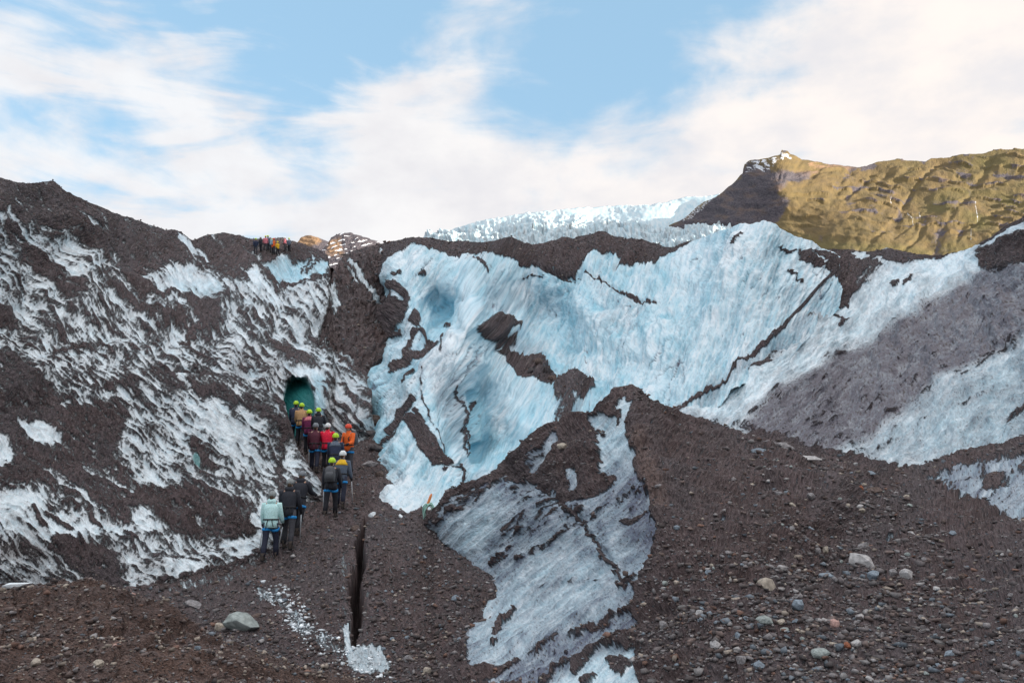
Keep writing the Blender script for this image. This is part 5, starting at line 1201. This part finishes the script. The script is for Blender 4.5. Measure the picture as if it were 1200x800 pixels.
def person(loc, yaw, H, label, group, jacket, trousers, helmet, seed, lean=14, step=(24, -16), kneeb=(30, 18), arms=((20, 35), (35, 50)), harness=True, pack=None, hood=False, headgear='helmet',
           poles=(), facing=False, small=False, accent=None, look=0.0, pole_label=None, pack_label=None, pole_group=None):
    s = H / 1.78
    root = empty('person', loc, yaw)
    tag(root, label, 'person', group)
    ll = math.radians(lean)
    up = np.array((0, math.sin(ll), math.cos(ll))); fwd = np.array((0, math.cos(ll), -math.sin(ll))); rt = np.array((1.0, 0, 0))
    legs = []
    for sd, st, kb in ((-1, step[0], kneeb[0]), (1, step[1], kneeb[1])):
        a = math.radians(st)
        hip = np.array((0.095 * sd, 0, 0.0))
        k, e = limb(hip, a, 0.44, -math.radians(kb), 0.42, 0.05 * sd)
        legs.append([hip, k, e])
    low = min(l[2][2] for l in legs)
    zoff = 0.095 - low
    for l in legs:
        for q in l: q[2] += zoff
    pel = np.array((0, 0, zoff))
    W_ = pel + up * 0.17; C_ = pel + up * 0.36; SH = pel + up * 0.50; NK = pel + up * 0.565
    hd = NK + (up * 0.5 + np.array((0, 0, 1)) * 0.5) * 0.14 + np.array((0, 0.025, 0))
    sc_ = lambda P_: np.asarray(P_) * s
    arm = []
    for sd, (aa, bb) in ((-1, arms[0]), (1, arms[1])):
        o_ = SH + rt * 0.185 * sd
        k, e = limb(o_, math.radians(aa), 0.29, math.radians(bb), 0.25, 0.16 * sd)
        arm.append([o_, k, e])
    # --- body: one continuous surface with a head and five-fingered hands
    J = [pel, pel + up * 0.18, pel + up * 0.38, SH, NK, hd - np.array((0, 0, 0.05)), hd + np.array((0, -0.005, 0.035)), hd + np.array((0, 0.0, 0.095)), hd + np.array((0, 0.085, -0.012))]
    E = [(0, 1), (1, 2), (2, 3), (3, 4), (4, 5), (5, 6), (6, 7), (5, 8)]; Rr = [0.13, 0.115, 0.13, 0.09, 0.052, 0.068, 0.088, 0.06, 0.018]
    def addj(p, r, frm): J.append(np.asarray(p)); Rr.append(r); E.append((frm, len(J) - 1)); return len(J) - 1
    hands = []
    for ai, (o_, k, e) in enumerate(arm):
        sd = -1 if ai == 0 else 1
        i0 = addj(o_, 0.062, 3); i1 = addj(k, 0.045, i0); i2 = addj(e, 0.030, i1)
        dr = (e - k) / np.linalg.norm(e - k)
        palm = e + dr * 0.055
        i3 = addj(palm, 0.032, i2)
        hands.append((e, dr, palm, sd))
        if not small:
            for f_ in range(4):
                off = (f_ - 1.5) * 0.02
                side = np.cross(dr, (1, 0, 0)); side /= np.linalg.norm(side) + 1e-6
                b0 = palm + dr * 0.035 + side * off
                L_ = (0.034, 0.040, 0.037, 0.028)[f_]
                f1_ = addj(b0, 0.009, i3); f2_ = addj(b0 + dr * L_ + np.array((-sd * 0.012, 0, 0)), 0.0085, f1_); addj(b0 + dr * (L_ * 1.2) + np.array((-sd * 0.034, 0, 0)), 0.0075, f2_)
            t0 = addj(palm + np.array((-sd * 0.016, 0.026, 0.0)), 0.010, i3); addj(palm + dr * 0.03 + np.array((-sd * 0.03, 0.04, 0)), 0.009, t0)
    for li, (hip, k, e) in enumerate(legs):
        i0 = addj(hip, 0.088, 0); i1 = addj(k, 0.058, i0); i2 = addj(e, 0.042, i1); addj(e + np.array((0, 0.12, -0.045)), 0.035, i2)
    skin_body('body', [sc_(j) for j in J], E, [r * s for r in Rr], SKIN, root, 1)
    n = 10 if small else 16
    def RG(c, rx, ry, t=up):
        f_ = np.cross(t, rt); f_ /= np.linalg.norm(f_)
        return ring(sc_(c), rt, -f_, rx * s, ry * s, n)
    # --- jacket: trunk, sleeves, collar
    j = Loft()
    hem = pel - up * 0.10 + np.array((0, -0.01, 0))
    j.add([RG(hem, 0.185, 0.145), RG(pel + up * 0.02, 0.190, 0.150), RG(W_, 0.178, 0.142), RG(W_ + up * 0.05, 0.186, 0.15), RG(C_, 0.212, 0.160), RG(pel + up * 0.45, 0.212, 0.145), RG(SH + up * 0.012, 0.150, 0.115), RG(NK, 0.085, 0.085), RG(NK + up * 0.05, 0.078, 0.080)])
    for o_, k, e in arm:
        m1 = (o_ + k) / 2; m2 = (k + e) / 2
        j.tube([sc_(o_ - rt * 0.06 * np.sign(o_[0])), sc_(o_), sc_(m1), sc_(k), sc_(m2), sc_(e - (e - k) * 0.02)], [0.06 * s, 0.088 * s, 0.078 * s, 0.070 * s, 0.064 * s, 0.050 * s], n)
    j.wrinkle(0.010 * s, seed)
    jk = j.build('jacket', jacket, root)
    if hood:
        h = Loft()
        hc = hd + np.array((0, -0.02, 0.0))
        if headgear == 'hood':
            h.add([RG(hc - np.array((0, -0.0, 0.13)), 0.09, 0.09), RG(hc - np.array((0, 0.0, 0.05)), 0.118, 0.125), RG(hc + np.array((0, 0, 0.04)), 0.122, 0.135), RG(hc + np.array((0, 0.01, 0.10)), 0.095, 0.11), RG(hc + np.array((0, 0.015, 0.135)), 0.045, 0.05)])
        else:
            h.add([RG(NK - up * 0.06 - fwd * 0.05, 0.10, 0.05), RG(NK - fwd * 0.055, 0.125, 0.075), RG(NK + up * 0.06 - fwd * 0.055, 0.11, 0.07), RG(NK + up * 0.09 - fwd * 0.04, 0.07, 0.04)])
        h.build('hood', jacket, jk)
    if accent is not None:                       # contrasting shoulder yoke
        y_ = Loft()
        y_.add([RG(C_ + up * 0.03, 0.218, 0.166), RG(pel + up * 0.45, 0.218, 0.151), RG(SH + up * 0.018, 0.156, 0.121), RG(NK + up * 0.01, 0.09, 0.09)])
        y_.build('shoulder_yoke', accent, jk)
    # --- trousers
    t_ = Loft()
    t_.add([RG(pel + up * 0.06, 0.168, 0.130), RG(pel - up * 0.02, 0.178, 0.140), RG(pel - np.array((0, 0, 0.12)), 0.165, 0.125)])
    for hip, k, e in legs:
        t_.tube([sc_(hip + np.array((0, 0, 0.03))), sc_((hip * 0.6 + k * 0.4)), sc_(k), sc_((k * 0.55 + e * 0.45)), sc_(e + np.array((0, 0, 0.01)))], [0.105 * s, 0.098 * s, 0.075 * s, 0.074 * s, 0.068 * s], n)
    t_.wrinkle(0.008 * s, seed + 3)
    t_.build('trousers', trousers, root)
    # --- boots
    for hip, k, e in legs:
        b = Loft()
        for_ = np.array((0, 1.0, 0))
        e_ = e + np.array((0, 0, -0.095))
        ax = lambda c, rx, ry: ring(sc_(c), (1, 0, 0), (0, 1, 0), rx * s, ry * s, n)
        b.add([ax(e_ + for_ * 0.05, 0.048, 0.145), ax(e_ + for_ * 0.05 + (0, 0, 0.03), 0.052, 0.148), ax(e_ + for_ * 0.04 + (0, 0, 0.06), 0.050, 0.128), ax(e_ + for_ * 0.005 + (0, 0, 0.10), 0.050, 0.075), ax(e_ + (0, 0, 0.19), 0.058, 0.064)])
        bo = b.build('boot', BOOT, root)
        if not small:
            q = Loft(); q.add([ax(e_ + for_ * 0.05 + (0, 0, -0.012), 0.052, 0.150), ax(e_ + for_ * 0.05 + (0, 0, 0.016), 0.055, 0.153)]); q.build('sole', SOLE, bo)
    # --- gloves with fingers
    gl = cloth('glove_black', (0.025, 0.025, 0.03))
    for (e, dr, palm, sd) in hands:
        g_ = Loft()
        side = np.cross(dr, (1, 0, 0)); side /= np.linalg.norm(side) + 1e-6
        g_.tube([sc_(e - dr * 0.03), sc_(e + dr * 0.02), sc_(palm), sc_(palm + dr * 0.045)], [0.042 * s, 0.040 * s, 0.046 * s, 0.040 * s], 8)
        for f_ in range(4):
            b0 = palm + dr * 0.03 + side * (f_ - 1.5) * 0.022
            L_ = (0.036, 0.043, 0.040, 0.030)[f_]
            g_.tube([sc_(b0), sc_(b0 + dr * L_ + np.array((-sd * 0.012, 0, 0))), sc_(b0 + dr * L_ * 1.25 + np.array((-sd * 0.038, 0, 0)))], [0.0135 * s, 0.0125 * s, 0.010 * s], 6)
        g_.tube([sc_(palm + np.array((-sd * 0.012, 0.026, 0))), sc_(palm + dr * 0.03 + np.array((-sd * 0.034, 0.042, 0))), sc_(palm + dr * 0.05 + np.array((-sd * 0.05, 0.036, 0)))], [0.015 * s, 0.014 * s, 0.011 * s], 6)
        g_.build('glove', gl, root)
    # --- head gear
    hl = Loft()
    c0 = hd + np.array((0, -0.005, 0.045)); zz = np.array((0, 0, 1.0))
    RH = lambda c, rx, ry: ring(sc_(c), (1, 0, 0), (0, 1, 0), rx * s, ry * s, n)
    if headgear == 'helmet':
        hl.add([RH(c0 - zz * 0.035, 0.112, 0.132), RH(c0 - zz * 0.02, 0.118, 0.138), RH(c0 + zz * 0.03, 0.112, 0.130), RH(c0 + zz * 0.075, 0.092, 0.108), RH(c0 + zz * 0.105, 0.058, 0.068), RH(c0 + zz * 0.116, 0.02, 0.024)])
        ho = hl.build('helmet', helmet, root)
        st = Loft()
        for sd in (-1, 0, 1):
            st.tube([sc_(c0 + np.array((sd * 0.045, y_, z_))) for y_, z_ in ((-0.125, 0.0), (-0.085, 0.080), (0.0, 0.112), (0.085, 0.080), (0.125, 0.0))], 0.011 * s, 6)
        if not small:
            st.build('vent_rib', helmet, ho)
            cs = Loft()
            for sd in (-1, 1): cs.tube([sc_(c0 + np.array((sd * 0.108, 0.0, -0.03))), sc_(c0 + np.array((sd * 0.085, 0.02, -0.10))), sc_(c0 + np.array((0.0, 0.045, -0.165)))], 0.008 * s, 5)
            cs.build('chin_strap', GRIP, ho)
    elif headgear == 'beanie':
        hl.add([RH(c0 - zz * 0.04, 0.100, 0.118), RH(c0 - zz * 0.0, 0.106, 0.122), RH(c0 + zz * 0.04, 0.100, 0.116), RH(c0 + zz * 0.08, 0.072, 0.085), RH(c0 + zz * 0.105, 0.03, 0.035)])
        hl.build('beanie', helmet, root)
    # --- hair at the nape
    hr = Loft(); hr.tube([sc_(hd + np.array((0, -0.085, 0.03))), sc_(hd + np.array((0, -0.10, -0.03))), sc_(hd + np.array((0, -0.085, -0.085)))], [0.05 * s, 0.055 * s, 0.035 * s], 8)
    hr.build('hair', cloth('hair_brown', (0.06, 0.04, 0.025)), root)
    if facing:
        for sd in (-1, 1):
            q = Loft(); p_ = hd + np.array((sd * 0.033, 0.078, 0.018)); q.tube([sc_(p_ - rt * 0.012), sc_(p_), sc_(p_ + rt * 0.012)], [0.005 * s, 0.010 * s, 0.005 * s], 6); q.build('eye', EYE, root)
            q = Loft(); p_ = hd + np.array((sd * 0.088, 0.0, 0.0)); q.tube([sc_(p_ + zz * 0.028), sc_(p_), sc_(p_ - zz * 0.028)], [0.012 * s, 0.018 * s, 0.010 * s], 6); q.build('ear', SKIN, root)
        q = Loft(); p_ = hd + np.array((0, 0.074, -0.052)); q.tube([sc_(p_ - rt * 0.026), sc_(p_), sc_(p_ + rt * 0.026)], [0.004 * s, 0.009 * s, 0.004 * s], 6); q.build('mouth', LIP, root)
    if harness and not small:
        q = Loft(); q.tube([sc_(W_ - up * 0.06 + rt * 0.192 * math.cos(a_) + fwd * 0.158 * math.sin(a_)) for a_ in np.linspace(0, 2 * np.pi, 25)], 0.020 * s, 6)
        hb = q.build('harness', GRIP, root)
        for hip, k, e in legs:
            q = Loft(); c_ = hip * 0.66 + k * 0.34; tl = (k - hip) / np.linalg.norm(k - hip); f2 = np.cross(tl, rt)
            rings_ = [ring(sc_(c_ - tl * 0.034), rt, f2, 0.108 * s, 0.110 * s, n), ring(sc_(c_ - tl * 0.030), rt, f2, 0.118 * s, 0.120 * s, n), ring(sc_(c_ + tl * 0.030), rt, f2, 0.116 * s, 0.118 * s, n), ring(sc_(c_ + tl * 0.034), rt, f2, 0.106 * s, 0.108 * s, n)]
            q.add(rings_); q.build('leg_loop', BLUE_WEB, hb)
        q = Loft()
        for hip, k, e in legs:
            q.tube([sc_(W_ - up * 0.06 - fwd * 0.16 + rt * hip[0] * 0.5), sc_(pel - up * 0.04 - fwd * 0.165 + rt * hip[0] * 0.9), sc_(hip * 0.68 + k * 0.32 - fwd * 0.112)], 0.010 * s, 5)
        q.build('strap', GRIP, hb)
    mw = Matrix.Translation(Vector(loc)) @ Matrix.Rotation(yaw, 4, 'Z')
    if pack is not None:
        pk = empty('backpack', loc, yaw)
        tag(pk, pack_label, 'backpack', None)
        pc = C_ - fwd * 0.25 - up * 0.04
        b = Loft()
        def RB(c, rx, ry):
            a = np.linspace(0, 2 * np.pi, 20, endpoint=False); cx = np.sign(np.cos(a)) * np.abs(np.cos(a)) ** 0.5; sy = np.sign(np.sin(a)) * np.abs(np.sin(a)) ** 0.5
            return sc_(c)[None] + (cx * rx * s)[:, None] * rt[None] + (sy * ry * s)[:, None] * fwd[None]
        b.add([RB(pc - up * 0.23, 0.12, 0.08), RB(pc - up * 0.21, 0.15, 0.11), RB(pc - up * 0.05, 0.16, 0.125), RB(pc + up * 0.12, 0.15, 0.115), RB(pc + up * 0.21, 0.12, 0.085), RB(pc + up * 0.245, 0.07, 0.05)])
        b.wrinkle(0.008 * s, seed + 9)
        b.build('pack_bag', pack, pk)
        q = Loft(); q.add([RB(pc - up * 0.18 - fwd * 0.10, 0.11, 0.05), RB(pc - up * 0.02 - fwd * 0.12, 0.115, 0.05), RB(pc + up * 0.06 - fwd * 0.10, 0.10, 0.04)]); q.build('front_pocket', pack, pk)
        for sd in (-1, 1):
            q = Loft(); q.tube([sc_(pc + up * 0.16 + fwd * 0.09 + rt * sd * 0.09), sc_(SH + up * 0.035 + rt * sd * 0.115), sc_(C_ + fwd * 0.175 + rt * sd * 0.115), sc_(W_ + up * 0.03 + fwd * 0.15 + rt * sd * 0.15), sc_(pc - up * 0.15 + fwd * 0.06 + rt * sd * 0.15)], 0.022 * s, 6, 0.5)
            q.build('shoulder_strap', GRIP, pk)
    for hi, fx, fy in poles:                      # trekking poles: held, so things of their own
        e, dr, palm, sd = hands[hi]
        top = palm + np.array((0, 0.02, 0.10)); tip = np.array((palm[0] + fx, palm[1] + fy, 0.02 - (0 if True else 0)))
        pr = empty('trekking_pole', loc, yaw)
        tag(pr, pole_label[hi] if isinstance(pole_label, dict) else pole_label, 'trekking pole', pole_group)
        mid_ = palm * 1.0
        dv = (tip - mid_) / np.linalg.norm(tip - mid_)
        q = Loft(); q.tube([sc_(mid_ + dv * 0.05), sc_(mid_ + dv * 0.5), sc_(tip)], [0.015 * s, 0.013 * s, 0.010 * s], 6); q.build('shaft', METAL, pr)
        q = Loft(); q.tube([sc_(mid_ - dv * 0.09), sc_(mid_ - dv * 0.05), sc_(mid_ + dv * 0.07)], [0.022 * s, 0.018 * s, 0.018 * s], 8); q.build('grip', GRIP, pr)
        q = Loft(); q.tube([sc_(tip - dv * 0.07), sc_(tip - dv * 0.06)], [0.036 * s, 0.036 * s], 10); q.build('basket', GRIP, pr)
    return root

C_BLACK = cloth('jacket_black', (0.034, 0.036, 0.046)); C_MINT = cloth('jacket_mint', (0.60, 0.94, 0.90)); C_RED = cloth('jacket_red', (0.80, 0.02, 0.06)); C_ORANGE = cloth('jacket_orange', (0.95, 0.16, 0.03))
C_MAROON = cloth('jacket_maroon', (0.11, 0.030, 0.050)); C_TAN = cloth('jacket_tan', (0.55, 0.33, 0.16)); C_NAVY = cloth('jacket_navy', (0.035, 0.045, 0.085)); C_SLATE = cloth('jacket_slate', (0.12, 0.15, 0.20)); C_YELLOW = cloth('jacket_yellow', (0.85, 0.50, 0.03))
C_PLUM = cloth('jacket_plum', (0.20, 0.03, 0.10)); C_PINK = cloth('jacket_pink', (0.72, 0.22, 0.26)); C_LBLUE = cloth('jacket_light_blue', (0.38, 0.56, 0.66)); C_DKRED = cloth('jacket_dark_orange', (0.70, 0.16, 0.04))
T_BLACK = cloth('trousers_black', (0.020, 0.020, 0.026)); T_GREY = cloth('trousers_grey', (0.06, 0.06, 0.07)); T_NAVY = cloth('trousers_navy', (0.028, 0.032, 0.055))
H_LIME = plain_mat('helmet_lime', (0.52, 0.80, 0.035), 0.35, 0.05); H_WHITE = plain_mat('helmet_white', (0.80, 0.82, 0.82), 0.35, 0.05); H_RED = plain_mat('helmet_red', (0.80, 0.09, 0.045), 0.35, 0.05); H_GREY = plain_mat('helmet_grey', (0.20, 0.22, 0.24), 0.4, 0.08); H_YEL = plain_mat('helmet_yellow', (0.85, 0.72, 0.05), 0.35, 0.05)
B_GREY = cloth('beanie_grey', (0.26, 0.28, 0.28)); P_GREY = cloth('pack_grey', (0.10, 0.105, 0.115))

def walker(px, py_top, py_feet, yaw, *a, **k):
    p, d, n = pick(V, px, py_feet)
    H = (py_feet - py_top) * d / FPX
    H = min(max(H, 1.6), 1.9)
    return person((p.x, p.y, p.z - 0.01), yaw, H, *a, **k)
GP = 'hikers walking up the path to the ice cave'
rad = math.radians
walker(315, 573, 652, rad(4), 'hiker in a pale mint hooded jacket, last at the bottom of the line', GP, C_MINT, T_NAVY, B_GREY, 1, hood=True, headgear='beanie', lean=9, step=(-14, 16), kneeb=(14, 22), arms=((6, 22), (8, 24)), poles=((0, -0.12, 0.06), (1, -0.16, 0.05)),
       pole_label={0: 'silver trekking pole in the left hand of the mint-jacketed hiker', 1: 'silver trekking pole in the right hand of the mint-jacketed hiker'})
walker(338, 561, 641, rad(2), 'hiker in a black jacket with hood up, right beside the mint-jacketed hiker', GP, C_BLACK, T_GREY, B_GREY, 2, hood=True, headgear='beanie', lean=10, step=(18, -14), kneeb=(26, 12), arms=((14, 30), (10, 24)), poles=((1, -0.05, 0.12),), pole_label='silver trekking pole in the right hand of the black-jacketed hiker beside the mint jacket')
walker(350, 551, 626, rad(-8), 'hiker in a dark jacket reaching to the ice edge, ahead of the black-hooded hiker', GP, C_BLACK, T_BLACK, H_GREY, 3, hood=True, headgear='beanie', lean=14, step=(14, -20), kneeb=(22, 14), arms=((12, 40), (30, 40)), harness=True)
walker(387, 537, 605, rad(3), 'hiker in black with a grey backpack and lime helmet, mid path', GP, C_BLACK, T_BLACK, H_LIME, 4, lean=12, step=(-10, 14), kneeb=(12, 18), arms=((2, 22), (8, 30)), pack=P_GREY, pack_label='dark grey backpack on the back of the hiker with the lime helmet in mid path', poles=((0, -0.02, 0.10),), pole_label='silver trekking pole left of the hiker with the grey backpack')
walker(399, 529, 594, rad(-6), 'hiker with yellow shoulders and white helmet behind the grey pack', GP, C_SLATE, T_NAVY, H_WHITE, 5, lean=10, step=(12, -12), kneeb=(18, 10), arms=((6, 18), (8, 16)), accent=C_YELLOW, poles=((1, 0.02, 0.10),), pole_label='silver trekking pole right of the hiker with yellow shoulders')
walker(391, 509, 570, rad(5), 'hiker in a navy jacket and lime helmet, directly before the hiker with yellow shoulders', GP, C_NAVY, T_BLACK, H_LIME, 6, lean=12, arms=((20, 40), (24, 44)), accent=C_SLATE)
walker(383, 496, 553, rad(0), 'hiker in a bright red jacket and white helmet', GP, C_RED, T_BLACK, H_WHITE, 7, lean=12, step=(18, -12), arms=((24, 50), (18, 40)))
walker(369, 495, 553, rad(4), 'hiker in a maroon jacket and grey helmet, left of the red jacket', GP, C_MAROON, T_NAVY, H_GREY, 8, lean=10, arms=((10, 30), (20, 40)), poles=((0, -0.03, 0.14),), pole_label='silver trekking pole left of the hiker in the maroon jacket')
walker(373, 480, 533, rad(6), 'hiker in a black jacket and lime helmet, behind the red and maroon jackets', GP, C_BLACK, T_BLACK, H_LIME, 9, hood=True, lean=12)
walker(362, 480, 533, rad(10), 'hiker in a plum jacket with pink collar and lime helmet', GP, C_PLUM, T_BLACK, H_LIME, 10, lean=12, accent=C_PINK)
walker(350, 470, 520, rad(4), 'hiker in a tan brown jacket and lime helmet at the cave mouth', GP, C_TAN, T_BLACK, H_LIME, 11, lean=10, step=(16, -16), arms=((14, 30), (14, 36)), poles=((1, 0.03, 0.16),), pole_label='silver trekking pole right of the hiker in the tan jacket')
walker(344, 467, 517, rad(8), 'hiker in dark clothes and lime helmet, first in line inside the cave mouth', GP, C_NAVY, T_BLACK, H_LIME, 12, lean=10)
walker(409, 499, 557, rad(152), 'guide in a bright orange jacket and red helmet, facing back towards the group', GP, C_ORANGE, T_GREY, H_RED, 13, lean=3, step=(6, -8), kneeb=(8, 6), arms=((16, 60), (10, 40)), facing=True, pack=P_GREY, pack_label='small dark backpack worn by the guide in the orange jacket', accent=None)

# ---- the group on the skyline
GT = 'hikers standing in a group on the skyline'
def sky_person(px, py_feet, hpx, yaw, *a, **k):
    p, d, n = pick(L, px, py_feet)
    H = min(max(hpx * d / FPX, 1.55), 1.85)
    return person((p.x, p.y, p.z - 0.03), yaw, H, *a, small=True, harness=False, lean=4, step=(6, -6), kneeb=(8, 8), arms=((6, 30), (6, 30)), **k)
for k, (px, pf, hp, yw, jk_, hm_, lab) in enumerate([
        (297, 300, 18, 200, C_NAVY, H_LIME, 'hiker in navy with lime helmet, leftmost of the skyline group'),
        (302, 301, 18, 150, C_BLACK, H_WHITE, 'hiker in black with a white helmet in the skyline group'),
        (306, 302, 17, 20, C_PINK, H_YEL, 'hiker in a pink jacket in the skyline group'),
        (309, 302, 17, 170, C_SLATE, H_LIME, 'hiker in a slate jacket and lime helmet in the middle of the skyline group'),
        (312, 303, 18, 10, C_LBLUE, H_WHITE, 'hiker in a light blue jacket in the skyline group'),
        (316, 302, 19, 190, C_ORANGE, H_YEL, 'hiker in an orange jacket and yellow helmet in the skyline group'),
        (319, 302, 19, 120, C_DKRED, H_RED, 'hiker in a dark orange jacket and red helmet in the skyline group'),
        (326, 300, 17, 60, C_YELLOW, H_YEL, 'hiker in a bright yellow jacket stepping down from the skyline group'),
        (334, 294, 13, 100, C_PINK, H_WHITE, 'hiker with pinkish jacket and white helmet near the right end of the skyline group'),
        (338, 294, 16, 170, C_SLATE, H_LIME, 'hiker in slate with lime helmet, rightmost of the skyline group')]):
    sky_person(px, pf, hp, rad(yw), lab, GT, jk_, T_BLACK if k % 2 else T_GREY, hm_, 50 + k)

# ================================================================== coiled rope and marker stake at the foot of the fin
def rope_and_stake():
    p, d, n = pick(W, 499, 610)
    p = p + Vector((0.10, -0.45, 0.12))
    R_ = empty('coiled_rope', p); tag(R_, 'pale green coil of rope hanging at the foot of the ice fin', 'rope')
    mt = plain_mat('rope_green', (0.36, 0.60, 0.52), 0.8, 0.2); mt2 = plain_mat('rope_white', (0.75, 0.74, 0.68), 0.8, 0.2)
    rr = np.random.default_rng(3)
    for k in range(6):
        q = Loft(); a = np.linspace(0, 2 * np.pi, 30); w_ = 0.12 + 0.05 * rr.uniform(); h_ = 0.27 + 0.05 * rr.uniform(); ox, oy = rr.uniform(-0.03, 0.03), rr.uniform(-0.05, 0.05); tl = rr.uniform(-0.25, 0.25)
        q.tube([(ox + w_ * math.cos(t) + tl * h_ * math.sin(t), oy + 0.03 * math.sin(2 * t + k), 0.32 + h_ * math.sin(t)) for t in a], 0.016, 6)
        q.build('loop', mt, R_)
    q = Loft(); q.tube([(-0.10, 0, 0.50), (0.0, -0.03, 0.44), (0.10, 0, 0.50), (0.0, 0.03, 0.55), (-0.10, 0, 0.50)], 0.018, 6); q.build('wrap', mt2, R_)
    q = Loft(); q.tube([(0.12, -0.02, 0.30), (0.13, -0.04, 0.12), (0.02, -0.06, -0.02), (-0.10, -0.05, -0.08)], 0.014, 6); q.build('rope_end', mt2, R_)
    p2, d2, n2 = pick(W, 496, 606)
    S_ = empty('marker_stake', p2 + Vector((0.0, -0.15, 0.0))); tag(S_, 'thin dark stake with an orange top leaning against the ice fin', 'stake')
    q = Loft(); q.tube([(-0.12, -0.06, -0.1), (0.02, 0.0, 0.36), (0.08, 0.02, 0.58)], 0.018, 8); q.build('shaft', GRIP, S_)
    q = Loft(); q.tube([(0.06, 0.015, 0.50), (0.09, 0.025, 0.62), (0.175, 0.05, 0.86), (0.19, 0.055, 0.90)], [0.030, 0.040, 0.036, 0.012], 8); q.build('orange_sleeve', plain_mat('sleeve_orange', (0.85, 0.30, 0.10), 0.6, 0.1), S_)
rope_and_stake()
print('all', round(time.time() - T0, 1))
